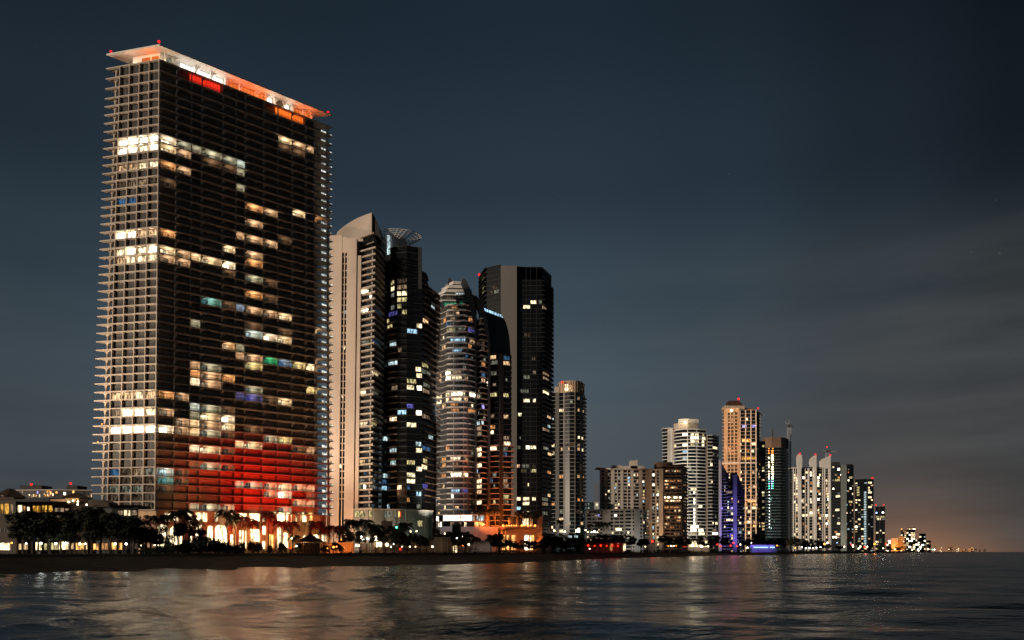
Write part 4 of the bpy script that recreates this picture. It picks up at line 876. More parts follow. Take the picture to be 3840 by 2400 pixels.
# ------------------------------------------------------------------ wide apartment slab
r = empty('wide_apartment_block', (wx(2360, 705), 705, 3.4), 'broad grey apartment block with vertical pilasters and a tilted roof wing at its left end', 'apartment block')
VM = Vol(r, [(2250, 702), (2485, 706)], 1762, pitch=12.35, mat='glass_dark', depth=22)
VM.slabs(.5, 1.15, 'slab_grey', k0=1)
for a_, b_ in ((2249, 2255), (2265, 2278), (2291, 2304), (2314, 2317), (2327, 2337), (2351, 2354), (2365, 2375), (2396, 2409), (2420, 2444), (2456, 2462), (2470, 2486)): VM.pier(a_, b_, .9, 'grey_wall')
VM.put(VM.fac[0], 1, VM.fac[0].len - 1, VM.nf - 1, 'dim', .01)
gr = {2259: .2, 2284: .3, 2309: .45, 2321: .5, 2343: .25, 2358: .35, 2379: .3, 2390: .4, 2413: .35, 2450: .6, 2466: .35}
R = random.Random(5)
for px, d in gr.items():
    for k in range(1, VM.nf - 1):
        if R.random() < d: VM.w(px + R.uniform(-1.5, 1.5), 2069 - (k + .5) * 12.35, R.uniform(4.5, 7.5), R.choice(['wht', 'crm', 'crm', 'cool', 'gry', 'yel', 'wrm', 'cbl']), R.uniform(.5, .95))
for k in range(1, VM.nf, 2): mb = MB(); z = VM.z0 + (k + .5) * VM.fh; f = VM.fac[0]; q = f.p(f.u(2271), 1.0); mb.ball((q[0], q[1], z), .55); mb.build('porthole', 'lit_crm' if k in (5, 11, 17) else 'glass_dark', r)
mb = MB(); z = VM.z1; mb.hexa([(wx(2237, 700), 700, z + 1.6), (wx(2290, 700), 698.5, z - .4), (wx(2290, 700), 716, z - .4), (wx(2237, 700), 716, z + 1.6), (wx(2237, 700), 700, z + 1.9), (wx(2290, 700), 698.5, z + .9), (wx(2290, 700), 716, z + .9), (wx(2237, 700), 716, z + 1.9)]); mb.build('roof_wing', 'slab_white', r)
mb = MB(); mb.prism([(wx(2291, 700), 699), (wx(2486, 704), 702), (wx(2486, 704), 722), (wx(2291, 700), 720)], z - .3, z + .8); mb.build('roof', 'grey_wall', r)
for a_, b_, t_ in ((2297, 2332, 1745), (2333, 2418, 1747), (2365, 2386, 1727), (2386, 2391, 1724)): slabwall(r, a_, b_, t_, 708, 9, 'plant_room', 'grey_wall', base=z + .8)
flush(r, [VM])
for px, po in ((2280, 15000), (2350, 36000), (2430, 36000)): point('front_fill', (wx(px, 655), 655, 34), po, (1, .88, .72), 1.0)  # added floods fill the shadow that falls across this block

r = empty('brown_balcony_block', (wx(2520, 720), 720, 3.4), 'brown balcony block with many rows of orange-lit windows, joined to the grey slab', 'apartment block')
VN = Vol(r, [(2470, 728), (2490, 716), (2556, 716), (2577, 730)], 1752, pitch=12.4, mat='glass_dark', depth=22)
VN.slabs([.6, 1.5, .8], .7, 'brown_wall', name='balcony_slab', k0=1)
for k in range(1, VN.nf):
    z = VN.z0 + k * VN.fh; g = VN.offset([.5, 1.4, .7]); mb = MB(); mb.prism(g + [(x, y + .1) for x, y in g[::-1]], z + .22, z + 1.1); mb.build('balustrade', 'dark_steel', r)
for p in (2489, 2512, 2534, 2556): VN.pier(p, p + 2, .6, 'brown_wall')
slabwall(r, 2463, 2522, 1733, 722, 14, 'plant_room', 'brown_wall', base=VN.z1); slabwall(r, 2522, 2562, 1742, 722, 12, 'plant_room', 'dark_wall', base=VN.z1)
for zy, x0, x1, c, d in ((710, 235, 290, 'org', 1), (740, 150, 250, 'wrm', .9), (830, 110, 290, 'org', .9), (860, 140, 170, 'wrm', 1), (890, 150, 275, 'wrm', .75), (980, 130, 292, 'wht', 1), (1015, 120, 290, 'wrm', .85), (1070, 120, 290, 'org', .85), (1165, 150, 175, 'wrm', 1), (1165, 235, 290, 'dim', 1), (1220, 130, 270, 'wrm', .7), (1305, 150, 270, 'tan', .6), (1190, 120, 290, 'dim', .5), (1260, 120, 290, 'dim', .7), (1110, 120, 290, 'dim', .5), (940, 120, 290, 'dim', .3)):
    x = x0
    while x < x1:
        if R.random() < d: VN.w(2440 + x / 2.52, 1480 + zy / 2.52, 6.2, c if R.random() < .75 else R.choice(['crm', 'tan', 'org']), .7)
        x += 19
VN.rand(.16, ['wrm', 'org', 'tan'], facets=[2], gap=3.5)
flush(r, [VN])
point('front_fill', (wx(2520, 690), 690, 20), 9000, (1, .45, .16), .8); point('front_fill', (wx(2520, 690), 690, 52), 8000, (1, .5, .2), .8)  # orange floods added to lift the shaded balconies
r = empty('low_apartment_block', (wx(2300, 650), 650, 3.4), 'low grey apartment block with a rounded right end in front of the broad slab', 'apartment block')
VO = Vol(r, [(2196, 652), (2345, 646), (2346, 643), (2382, 642), (2412, 645), (2424, 652), (2431, 664)], 1913, pitch=13, mat='glass_dark', depth=20)
VO.slabs([.8, .1, .3, .5, .5, .5], 1.5, 'grey_wall', k0=1)
for a_, b_ in ((2196, 2202), (2218, 2221), (2238, 2241), (2260, 2290), (2300, 2304), (2322, 2325), (2338, 2350), (2366, 2372), (2379, 2399), (2408, 2410)): VO.pier(a_, b_, 1.0, 'grey_wall')
VO.rand(.12, ['crm', 'dim', 'tan', 'gry'], gap=3.2)
Q(VO, 1900, 1700, 3.6, [(1190, 845, 30, 'wht'), (1235, 845, 40, 'vio'), (1465, 850, 40, 'wht'), (1330, 850, 40, 'tan'), (1510, 1040, 80, 'lob'), (1320, 1060, 20, 'crm'), (1360, 1060, 20, 'crm'), (1395, 1060, 20, 'wrm'), (1430, 1060, 20, 'crm'), (1850, 910, 30, 'crm')])
flush(r, [VO]); point('front_fill', (wx(2310, 615), 615, 12), 9000, (1, .85, .7), .8); point('front_fill', (wx(2395, 622), 622, 12), 5000, (.85, .95, 1), .8)  # floods added in front to brighten the low block
r = empty('stepped_rear_block', (wx(2222, 690), 690, 3.4), 'small pale block with lit windows rising behind the low grey apartments', 'house')
VQ = Vol(r, [(2200, 690), (2245, 690)], 1884, pitch=13, mat='white_paint', depth=12, name='wall'); VQ.rand(.5, ['crm', 'gry', 'dim', 'wrm'], k0=VQ.nf - 3); VQ.slabs(.5, .4, 'grey_wall', k0=VQ.nf); flush(r, [VQ])

# ------------------------------------------------------------------ curved pale tower with the drum on top
r = empty('drum_top_tower', (wx(2590, 860), 860, 3.4), 'curved pale tower with brightly lit upper floors and a white drum on the roof', 'tower')
VE = Vol(r, [(2525, 868), (2536, 862), (2560, 856), (2590, 854), (2620, 855), (2646, 860)], 1612, pitch=12.8, mat='glass_dark', depth=26); VE.slabs(.9, .95, 'slab_white', k0=1)
VEl = Vol(r, [(2487, 872), (2500, 868), (2525, 870)], 1608, pitch=12.8, mat='glass_dark', depth=20); VEl.slabs(.6, .6, 'slab_white', k0=1, ext=(1.6, 0))
VEr = Vol(r, [(2646, 862), (2672, 862), (2695, 872)], 1634, pitch=12.8, mat='glass_black', depth=22); VEr.slabs([.8, .3], 1.0, 'slab_grey', k0=1)
VEl.pier(2503, 2512, 1.0, 'grey_wall'); VEl.pier(2513, 2521, .8, 'white_paint'); VE.pier(2577, 2580, 1.0, 'slab_white'); VE.pier(2611, 2613, .9, 'slab_grey'); VEr.pier(2646, 2653, 1.2, 'beige_dark'); VE.pier(2525, 2529, 1.0, 'beige')
VE2 = Vol(r, [(2526, 872), (2545, 864), (2580, 860), (2618, 864)], 1586, base=VE.z1 + .4, fh=30, mat='beige', depth=16, name='roof_drum')
VE3 = Vol(r, [(2544, 872), (2580, 868), (2620, 872)], 1571, base=VE2.z1, fh=30, mat='white_paint', depth=10, name='roof_drum')
slabwall(r, 2485, 2526, 1606, 866, 12, 'roof_slab', 'white_paint', base=VEl.z1 + .35)
Q(VE, 2440, 1480, 2.52, [(305, 380, 80, 'wht'), (385, 375, 50, 'crm'), (450, 375, 60, 'crm'), (495, 375, 20, 'yel'), (385, 412, 60, 'wht'), (450, 412, 60, 'wht'), (500, 410, 40, 'crm'), (385, 450, 60, 'crm'), (450, 450, 50, 'crm'), (495, 450, 25, 'crm'), (305, 485, 75, 'wht'), (385, 485, 60, 'yel'), (450, 485, 60, 'gry'), (495, 480, 25, 'crm'), (230, 480, 25, 'crm'), (310, 545, 72, 'cbl'), (240, 610, 40, 'blu'), (310, 610, 75, 'cool'), (400, 878, 70, 'crm'), (400, 1065, 60, 'gry'), (460, 1065, 60, 'crm'), (380, 1065, 15, 'cool'), (415, 1250, 110, 'wht'), (400, 1280, 70, 'wht'), (470, 1280, 60, 'wht'), (390, 1315, 75, 'yel'), (470, 1315, 90, 'crm'), (420, 770, 15, 'gry'), (370, 650, 15, 'gry'), (460, 950, 25, 'dim')])
for zy in range(905, 1215, 34): Q(VE, 2440, 1480, 2.52, [(413, zy, 11, 'wht')])
Q(VEr, 2440, 1480, 2.52, [(608, 488, 60, 'crm'), (575, 645, 20, 'crm'), (580, 815, 20, 'crm'), (585, 1222, 25, 'crm'), (622, 1222, 25, 'crm'), (600, 1318, 95, 'wht'), (600, 1285, 60, 'tan')])
VE.rand(.10, ['dim', 'tan', 'gry'], gap=4); VEr.rand(.06, ['tan', 'gry'], gap=4)
flush(r, [VE, VEl, VEr])
mb = MB(); mb.ball((wx(2573, 855), 859, wz(1583, 858)), 1.3); mb.build('roof_lamp', 'lamp_warm', r)
point('roof_light', (wx(2573, 850), 850, VE.z1 + 9), 6500, (1, .82, .5), .8); point('roof_light', (wx(2530, 852), 852, VE.z1 + 5), 2500, (1, .75, .45), .8)
for px, z, po in ((2600, 26, 20000), (2560, 40, 16000), (2660, 30, 12000), (2600, 105, 24000), (2510, 110, 10000), (2600, 75, 12000)): point('front_fill', (wx(px, 815), 815, z), po, (1, .93, .82), 1.2)  # unseen floods added to whiten the curved facade
mb = MB(); mb.prism([(wx(2580, 850), 848), (wx(2660, 850), 848), (wx(2660, 850), 853), (wx(2580, 850), 853)], 3.4, 18); mb.build('entrance_wall', 'beige_dark', r)
for p in range(2584, 2656, 12): mb = MB(); mb.box(wx(p, 848), wx(p + 9, 848), 847.6, 848.1, 9.5, 16.5); mb.build('lobby_window', 'lit_crm', r)

# ------------------------------------------------------------------ purple-lit building
r = empty('purple_lit_tower', (wx(2745, 960), 960, 3.4), 'dark glass building washed in violet light, with two slanting roof blades', 'tower')
VP1 = Vol(r, [(2706, 964), (2730, 962)], 1775, pitch=11.5, mat='glass_dark', depth=18); VP2 = Vol(r, [(2724, 962), (2752, 960), (2764, 960), (2792, 970)], 1840, pitch=11.5, mat='glass_dark', depth=22)
VP3 = Vol(r, [(2726, 966), (2765, 966)], 1773, pitch=11.5, mat='glass_dark', depth=14)
VP1.slabs(.5, .6, 'pale_wall', k0=1); VP2.slabs([.6, .1, .6], .5, 'pale_wall', k0=1)
outline(r, [(2698, 2066), (2698, 1770), (2700, 1724), (2706, 1740), (2706, 2066)], 960, 5, 'blade', 'pale_wall'); outline(r, [(2706, 1790), (2706, 1736), (2728, 1775), (2728, 1800)], 961, 5, 'blade', 'dark_wall')
outline(r, [(2764, 1850), (2764, 1774), (2792, 1842), (2794, 1870)], 959, 5, 'blade', 'dark_wall'); slabwall(r, 2751, 2764, 1780, 957, 4, 'light_strip', 'pale_wall')
for v in (VP1, VP2): v.rand(.16, ['crm', 'wrm', 'cool', 'gry', 'tan'], gap=4.5)
VP3.rand(.5, ['tan', 'crm', 'dim'], gap=5, k0=VP3.nf - 5)
Q(VP2, 2440, 1480, 2.52, [(755, 980, 65, 'crm'), (740, 910, 55, 'tan'), (745, 1175, 60, 'crm'), (700, 1305, 20, 'wht'), (845, 1312, 35, 'cool'), (845, 1200, 25, 'crm'), (745, 1085, 50, 'gry')])
flush(r, [VP1, VP2, VP3])
for px, z, po in ((2700, 18, 9000), (2735, 20, 12000), (2757, 26, 12000), (2785, 20, 9000), (2757, 62, 11000), (2710, 62, 8000)): point('violet_light', (wx(px, 935), 935, z), po * .8, (.26, .20, 1.0), 1.0)

# ------------------------------------------------------------------ tall orange-lit tower
r = empty('mansard_tower', (wx(2780, 1090), 1090, 3.4), 'tall orange-lit tower with a brown mansard cap, white pilasters and cornices', 'tower')
VF1 = Vol(r, [(2715, 1094), (2773, 1088)], 1532, pitch=13.2, mat='warm_wall', depth=26, name='wall'); VF2 = Vol(r, [(2773, 1090), (2836, 1088)], 1538, pitch=13.2, mat='glass_dark', depth=26); VF3 = Vol(r, [(2836, 1090), (2848, 1110)], 1545, pitch=13.2, mat='dark_wall', depth=20, name='wall')
for k in range(1, VF1.nf):
    for px in (2730, 2735.5, 2745, 2750.5, 2760, 2765.5):
        pass
VF2.slabs(.9, .7, 'beige_dark', name='balcony_slab', k0=1); VF3.slabs(1.0, .5, 'brown_wall', name='balcony_slab', k0=1, ext=(0, 1)); VF1.slabs(.7, 1.1, 'warm_wall', k0=1, ext=(2.2, 0))
for p in (2726, 2738, 2751.5, 2767): VF1.pier(p, p + 3.2, 1.0, 'beige')
for p in (2730, 2734, 2742.5, 2747, 2757, 2761.5): VF1.pier(p, p + 3.0, .55, 'glass_black', name='window_strip', z0=10, z1=VF1.z1 - 6)
for a_, b_ in ((2772, 2776), (2794, 2797), (2814, 2817), (2833, 2836)): VF2.pier(a_, b_, 1.4, 'white_paint')
for py in (1736, 1876):
    mb = MB(); zz = wz(py, 1088); mb.prism([(wx(2712, 1088), 1092), (wx(2773, 1086), 1085.5), (wx(2838, 1086), 1085.5), (wx(2838, 1088), 1096), (wx(2712, 1088), 1100)], zz - 1, zz + 1); mb.build('cornice', 'white_paint', r)
slabwall(r, 2719, 2792, 1521, 1096, 18, 'attic', 'beige', base=VF1.z1); slabwall(r, 2765, 2825, 1530, 1100, 16, 'attic', 'brown_wall', base=VF1.z1)
mb = MB(); z0_, z1_ = wz(1521, 1098), wz(1501, 1098); X0, X1 = wx(2724, 1098), wx(2786, 1098); mb.prism([(X0, 1097), (X1, 1097), (X1, 1112), (X0, 1112)], z0_ + .05, z1_, top=[(X0 + 5, 1100), (X1 - 5, 1100), (X1 - 5, 1110), (X0 + 5, 1110)]); mb.build('mansard_roof', 'roof_tile', r)
Q(VF2, 2440, 1480, 2.52, [(885, 300, 40, 'vio'), (925, 300, 40, 'vio'), (970, 300, 40, 'vio'), (910, 235, 15, 'crm'), (840, 220, 20, 'wrm'), (885, 445, 40, 'lobo'), (930, 445, 40, 'lobo'), (975, 450, 40, 'crm'), (845, 450, 20, 'crm'), (845, 525, 20, 'crm'), (845, 600, 20, 'wrm'), (885, 600, 40, 'amb'), (930, 600, 40, 'amb'), (975, 605, 40, 'amb'), (965, 530, 20, 'crm'), (920, 530, 20, 'org'), (850, 730, 20, 'crm'), (895, 740, 40, 'tan'), (935, 740, 40, 'org'), (970, 735, 20, 'wrm'), (850, 800, 20, 'crm'), (890, 985, 30, 'lobo'), (935, 985, 40, 'lobo'), (975, 985, 30, 'lobo'), (895, 1060, 40, 'crm'), (935, 1062, 40, 'wht'), (975, 1060, 40, 'crm'), (935, 1110, 35, 'crm'), (940, 1160, 20, 'wrm'), (895, 1160, 20, 'org'), (935, 1215, 40, 'crm'), (890, 1110, 25, 'org'), (930, 1290, 20, 'crm')])
VF2.rand(.3, ['org', 'lobo', 'wrm', 'tan'], gap=6, wm=(2.5, 4.5), k1=VF2.nf // 2); VF1.rand(.03, ['org', 'wrm'], gap=6); VF3.rand(.2, ['org', 'crm', 'tan'], gap=6, k1=VF3.nf - 10)
flush(r, [VF1, VF2, VF3]); red_light(r, 2770, 1496, 1094, 1.9); mb = MB(); mb.ball((wx(2743, 1085), 1085, wz(1539, 1085)), 1.5); mb.build('roof_lamp', 'lamp_warm', r)
for px, z, po in ((2735, 30, 40000), (2805, 26, 52000), (2740, 95, 42000), (2805, 90, 46000), (2740, 160, 36000), (2800, 165, 24000), (2745, 205, 18000)): point('facade_uplight', (wx(px, 1045), 1045, z), po, (1, .44, .17), 1.2)
r = empty('rear_glass_block', (wx(2855, 1150), 1150, 3.4), 'dark greenish block with scattered warm windows between the orange tower and the unfinished tower', 'apartment block')
VF4 = Vol(r, [(2838, 1150), (2870, 1148)], 1655, pitch=11.5, mat='glass_dark', depth=24); VF4.slabs(.5, .5, 'green_grey', k0=1); VF4.rand(.22, ['org', 'crm', 'wrm', 'yel', 'tan'], gap=5, wm=(2.5, 4.5)); flush(r, [VF4])

# ------------------------------------------------------------------ unfinished dark tower and cranes
r = empty('unfinished_tower', (wx(2905, 1250), 1250, 3.4), 'dark rounded tower under construction with a vertical string of work lamps', 'tower')
VG = Vol(r, [(2860, 1262), (2868, 1252), (2895, 1248), (2928, 1248), (2946, 1254), (2957, 1268)], 1680, pitch=11, mat='glass_dark', depth=30); VG.slabs([.5, .5, .5, .2, .1], .5, 'green_grey', k0=1)
VG2 = Vol(r, [(2858, 1264), (2866, 1252), (2893, 1247), (2929, 1247)], 1641, base=VG.z1 + .3, fh=60, mat='solid_netting' if 'solid_netting' in MAT else 'brown_wall', depth=26, name='wrapped_top'); VG3 = Vol(r, [(2929, 1247), (2947, 1253), (2957, 1268)], 1643, base=VG.z1 + .3, fh=60, mat='dark_wall', depth=26, name='wrapped_top')
mb = MB(); mb.bar((wx(2897, 1255), 1255, VG2.z1), (wx(2897, 1255), 1255, wz(1608, 1255)), 1.2); mb.build('mast', 'dark_steel', r)
for i in range(14):
    py = 1682 + i * 8.6; c = 'lamp_orange' if i < 3 else 'lamp_warm' if i < 11 else 'lamp_warm'
    for px in (2884, 2895, 2899):
        if R.random() < .85: mb = MB(); mb.ball((wx(px, 1245), 1246, wz(py, 1246)), 1.0 * R.uniform(.6, 1)); mb.build('work_lamp', c, r)
for i in range(6):
    for px in (2885, 2895, 2900): mb = MB(); mb.ball((wx(px, 1245), 1246, wz(1788 + i * 8.6, 1246)), .85 * R.uniform(.6, 1)); mb.build('work_lamp', 'lamp_green' if R.random() < .5 else 'lamp_blue', r)
for i in range(12): mb = MB(); mb.ball((wx(2886, 1245), 1246, wz(1845 + i * 12, 1246)), .5); mb.build('work_lamp', 'lamp_white', r)
VG.rand(.02, ['gry', 'yel'], gap=6); flush(r, [VG])
for z, po, c in ((150, 5000, (1, .5, .2)), (95, 9000, (.3, 1, .85)), (45, 16000, (.45, .95, .95)), (18, 14000, (.45, .9, 1))): point('work_light', (wx(2895, 1215), 1215, z), po, c, 1.0)
def crane(px, top, base_z, Y, jibs, label, s=1.0, lamp=None, mat='steel'):
    r = empty('tower_crane', (wx(px, Y), Y, base_z), label, 'crane', 'tower cranes over the skyline')
    x, zt = wx(px, Y), wz(top, Y); w_ = 1.6 * s
    mb = MB(); cs = [(x - w_, Y - w_), (x + w_, Y - w_), (x + w_, Y + w_), (x - w_, Y + w_)]
    for a in cs: mb.bar((*a, base_z), (*a, zt), .42 * s)
    n = int((zt - base_z) / (3.6 * s))
    for i in range(n):
        za, zb = base_z + (zt - base_z) * i / n, base_z + (zt - base_z) * (i + 1) / n
        for j in range(4):
            a, b = cs[j], cs[(j + 1) % 4]
            mb.bar((*a, za), (*b, zb) if i % 2 else (*b, zb), .2 * s, cap=False); mb.bar((*a, zb), (*b, zb), .18 * s, cap=False)
    mb.build('mast', mat, r)
    for pts, nm in jibs:
        mb = MB(); q = [(wx(p, Y), Y, wz(v, Y)) for p, v in pts]
        for i in range(len(q) - 1):
            a, b = Vector(q[i]), Vector(q[i + 1]); d = Vector((0, 0, 1.3 * s))
            mb.bar(a, b, .35 * s); mb.bar(a + d, b + d * .6, .28 * s); m_ = max(2, int((b - a).length / 4))
            for k in range(m_): mb.bar(a.lerp(b, k / m_), (a + d).lerp(b + d * .6, (k + 1) / m_), .18 * s, cap=False)
        mb.build(nm, mat, r)
    mb = MB(); mb.box(x - 2 * s, x + 2 * s, Y - 2.4 * s, Y + 2 * s, zt - 1, zt + 2.4 * s); mb.build('cab', 'dark_steel', r)
    if lamp: red_light(r, lamp[0], lamp[1], Y - 3, 1.6)
crane(2959, 1600, 3.4, 1290, [([(2959, 1600), (2945, 1583)], 'jib'), ([(2959, 1602), (2973, 1601)], 'counter_jib'), ([(2959, 1600), (2958, 1577)], 'top_frame')], 'grey lattice tower crane standing against the right side of the dark unfinished tower', 1.5)
crane(2843, 1556, wz(1640, 1180), 1180, [([(2843, 1556), (2868, 1558)], 'jib'), ([(2843, 1556), (2836, 1552)], 'counter_jib')], 'tower crane beside the right shoulder of the orange tower, red lamp on top', 1.5, (2843, 1531))
crane(3102, 1695, wz(1760, 1750), 1750, [([(3102, 1694), (3136, 1694)], 'jib'), ([(3102, 1694), (3088, 1691)], 'counter_jib')], 'distant tower crane with a long level jib behind the three white fins', 1.7, (3101, 1676))
r = empty('low_crane_frame', (wx(2240, 760), 760, 3.4), 'thin reddish lattice mast standing behind the left end of the grey apartment slab', 'mast')
mb = MB(); x = wx(2238, 760)
for d in (-1.5, 1.5): mb.bar((x + d, 760, 3.4), (x + d, 760, wz(1806, 760)), .4)
for i in range(22): z = 6 + i * 3; mb.bar((x - 1.5, 760, z), (x + 1.5, 760, z + 3), .25)
mb.build('lattice', 'brown_wall', r)

# ------------------------------------------------------------------ tower with three white fins
r = empty('three_fin_tower', (wx(3040, 1620), 1620, 3.4), 'broad pale tower crowned by three white upright fins with red lamps', 'tower')
VH = Vol(r, [(2964, 1640), (2974, 1622), (3114, 1618), (3120, 1640)], 1758, pitch=10.2, mat='glass_dark', depth=30); VH.slabs([1.5, .6, .4], .8, 'slab_grey', k0=1, ext=(1, 0))
for a_, b_ in ((2973, 2976.5), (2982, 2984), (3018, 3020), (3028, 3034), (3047, 3049), (3083, 3085), (3089, 3094)): VH.pier(a_, b_, 1.6, 'white_paint')
for pts in ([(2998, 2062), (2993, 1760), (2990, 1735), (2990, 1712), (2994, 1704), (3000, 1701), (3006, 1706), (3009, 1722), (3008, 1750), (3005, 1762), (3006, 2062)],
            [(3056, 2062), (3054, 1752), (3040, 1750), (3037, 1732), (3042, 1718), (3052, 1709), (3062, 1706), (3063, 2062)],
            [(3111, 2062), (3110, 1758), (3078, 1752), (3076, 1730), (3084, 1721), (3098, 1715), (3115, 1708), (3117, 2062)]):
    outline(r, pts, 1612, 6, 'roof_fin', 'white_paint')
slabwall(r, 2966, 2992, 1752, 1628, 20, 'roof_slab', 'white_paint', base=VH.z1); slabwall(r, 3008, 3108, 1752, 1632, 16, 'plant_room', 'dark_wall', base=VH.z1)
for px in (2979, 2988, 3013, 3024, 3041, 3069, 3074, 3100, 3105):
    for k in range(1, VH.nf - 1):
        if R.random() < .52: VH.w(px + R.uniform(-1, 1), 2069 - (k + .5) * 10.2, R.uniform(4, 8.5), R.choice(['wht', 'crm', 'crm', 'wrm', 'wrm', 'org', 'crm', 'dim']), .7)
for p in range(3012, 3110, 7): VH.w(p, 1933, 6.6, R.choice(['yel', 'crm', 'yel']), .95)
for k in range(4, VH.nf - 2): VH.put(VH.fac[0], .5, 6, k, R.choice(['dim', 'tan', 'crm', 'dim']), .5)
flush(r, [VH])
for px, py in ((2999, 1701), (3058, 1704), (3114, 1706)): red_light(r, px, py, 1610, 1.9, .5)
for px, z, po in ((2985, 30, 9000), (3060, 30, 9000), (3000, 110, 14000), (3080, 120, 14000)): point('facade_uplight', (wx(px, 1560), 1560, z), po, (1, .88, .76), 1.5)

# ------------------------------------------------------------------ farther towers along the coast
def far_tower(name, label, plan, top, pitch, mat, slab, dens, pal, piers=(), wm=(3, 6.5), gap=6, cat='tower', lights=(), extra=()):
    r = empty(name, (wx(plan[0][0], plan[0][1]), plan[0][1], 3.4), label, cat)
    v = Vol(r, plan, top, pitch=pitch, mat=mat, depth=40); v.slabs(.6, .7, slab, k0=1, every=1)
    for a_, b_, m_ in piers: v.pier(a_, b_, 1.4, m_)
    for px, py, w_, c in extra: v.w(px, py, w_, c, .75)
    v.rand(dens, pal, wm=wm, gap=gap); flush(r, [v])
    for l in lights: red_light(r, l[0], l[1], plan[0][1] - 4, l[2] if len(l) > 2 else 2.2, 1, l[3] if len(l) > 3 else 'red_lamp')
    return r
r = far_tower('glass_centre_tower', 'dark stepped tower with a pale glass strip down its middle, right of the three fins', [(3120, 1960), (3150, 1950), (3178, 1950), (3201, 1960)], 1745, 10, 'glass_dark', 'dark_wall', .17, ['crm', 'wrm', 'cool', 'gry', 'org', 'wht', 'tan'], [(3153, 3174, 'green_grey')], extra=[(3145, 1755, 7, 'wht'), (3163, 1755, 7, 'cool'), (3141, 1803, 14, 'yel'), (3143, 1865, 14, 'crm'), (3140, 1912, 12, 'crm'), (3147, 1965, 12, 'crm'), (3145, 2003, 16, 'crm'), (3190, 1795, 16, 'yel'), (3190, 1880, 18, 'yel')])
slabwall(r, 3122, 3150, 1733, 1965, 20, 'plant_room', 'dark_wall', base=wz(1745, 1955)); slabwall(r, 3178, 3200, 1740, 1965, 20, 'plant_room', 'dark_wall', base=wz(1745, 1955))
point('front_fill', (wx(3163, 1900), 1900, 30), 60000, (1, .85, .65), 1.5)
far_tower('dense_window_tower', 'flat-topped tower densely dotted with warm and cool lit windows', [(3205, 2410), (3240, 2400), (3276, 2402)], 1797, 9, 'glass_black', 'dark_wall', .30, ['crm', 'crm', 'wrm', 'cool', 'wht', 'yel', 'gry'], [(3203, 3206, 'brown_wall'), (3250, 3255, 'dark_wall')], wm=(4, 9), gap=9, lights=[(3272, 1793, 3)],
          extra=[(3244, y, 9, 'cool') for y in range(1850, 2050, 9)] + [(3218, y, 8, 'yel') for y in range(1830, 1860, 9)] + [(3262, y, 14, 'crm') for y in (1808, 1848, 1862, 1905)])
far_tower('slim_dark_tower', 'slim dark tower with two bright lamps under its top, last of the main row', [(3283, 2810), (3319, 2805)], 1900, 8.5, 'glass_dark', 'dark_wall', .22, ['crm', 'wrm', 'tan', 'gry'], [(3297, 3300, 'dark_wall')], wm=(5, 11), gap=10, lights=[(3284, 1894, 2.6), (3314, 1893, 2.6), (3287, 1923, 3.4, 'lamp_blue'), (3311, 1922, 4.2, 'lamp_white')], extra=[(3291, 1934, 12, 'yel'), (3309, 1934, 14, 'yel'), (3296, 1950, 14, 'crm')])
R2 = random.Random(9)
for name, label, x0, x1, top, Y, mat, pal, d in (
    ('tiny_orange_block', 'small orange-lit block in the far cluster, beside the slim dark tower', 3324, 3340, 2024, 3600, 'brown_wall', ['crm', 'wrm', 'wht'], .55),
    ('squat_orange_house', 'squat orange building low in the far cluster', 3343, 3368, 2018, 3700, 'warm_wall', ['org', 'wrm'], .25),
    ('far_orange_block', 'orange-lit block left of the densest distant tower', 3369, 3392, 2012, 3720, 'warm_wall', ['org', 'org', 'crm'], .4),
    ('far_grey_tower', 'narrow grey distant tower just left of the densest one', 3378, 3398, 1988, 3850, 'dark_wall', ['crm', 'wrm', 'org'], .4),
    ('far_bright_tower', 'distant tower packed with bright windows, highest of the far cluster', 3399, 3432, 1979, 3800, 'glass_black', ['crm', 'wht', 'wrm', 'crm'], .62),
    ('far_low_block', 'low block with few lamps at the foot of the far cluster', 3432, 3450, 2022, 3900, 'dark_wall', ['crm', 'wht', 'wrm'], .4),
    ('far_blue_tower', 'blue-grey distant tower right of the brightest one in the far cluster', 3447, 3472, 2001, 3900, 'dark_wall', ['cool', 'gry', 'wht', 'crm'], .35),
    ('far_stepped_block', 'stepped little block at the right end of the far cluster', 3474, 3491, 2027, 4000, 'dark_wall', ['crm', 'wrm', 'tan'], .4)):
    r = far_tower(name, label, [(x0, Y), (x1, Y + 4)], top, 7.5, mat, 'dark_wall', d, pal, wm=(6, 13), gap=10, cat='far building')
    if name == 'far_grey_tower': red_light(r, 3381, 1984, Y - 6, 3.4, 1, 'lamp_orange')
    if name in ('squat_orange_house', 'far_orange_block'): point('street_glow_fill', (wx((x0 + x1) / 2, Y - 60), Y - 60, 22), 260000, (1, .32, .06), 2)
for i, (x0, x1, top, c) in enumerate(((3502, 3510, 2048, 'tan'), (3524, 3532, 2052, 'crm'), (3555, 3562, 2050, 'crm'), (3563, 3572, 2052, 'dim'), (3586, 3597, 2053, 'crm'), (3600, 3612, 2060, 'org'), (3614, 3626, 2060, 'org'), (3630, 3640, 2055, 'org'), (3642, 3652, 2051, 'wrm'), (3655, 3662, 2056, 'tan'), (3672, 3678, 2060, 'dim'), (3688, 3697, 2058, 'dim'))):
    Y = 6600 + i * 40; nm = ['first', 'second', 'third', 'fourth', 'fifth', 'sixth', 'seventh', 'eighth', 'ninth', 'tenth', 'eleventh', 'last'][i]
    r = empty('horizon_house', (wx(x0, Y), Y, 3.4), f'{nm} speck of a building from the left on the orange horizon', 'far building', 'buildings on the horizon')
    v = Vol(r, [(x0, Y), (x1, Y)], top, base=0.5, fh=9, mat='brown_wall', depth=30, name='wall'); v.rand(.8, [c, 'org', c], gap=9, wm=(7, 12), hf=.8); flush(r, [v])
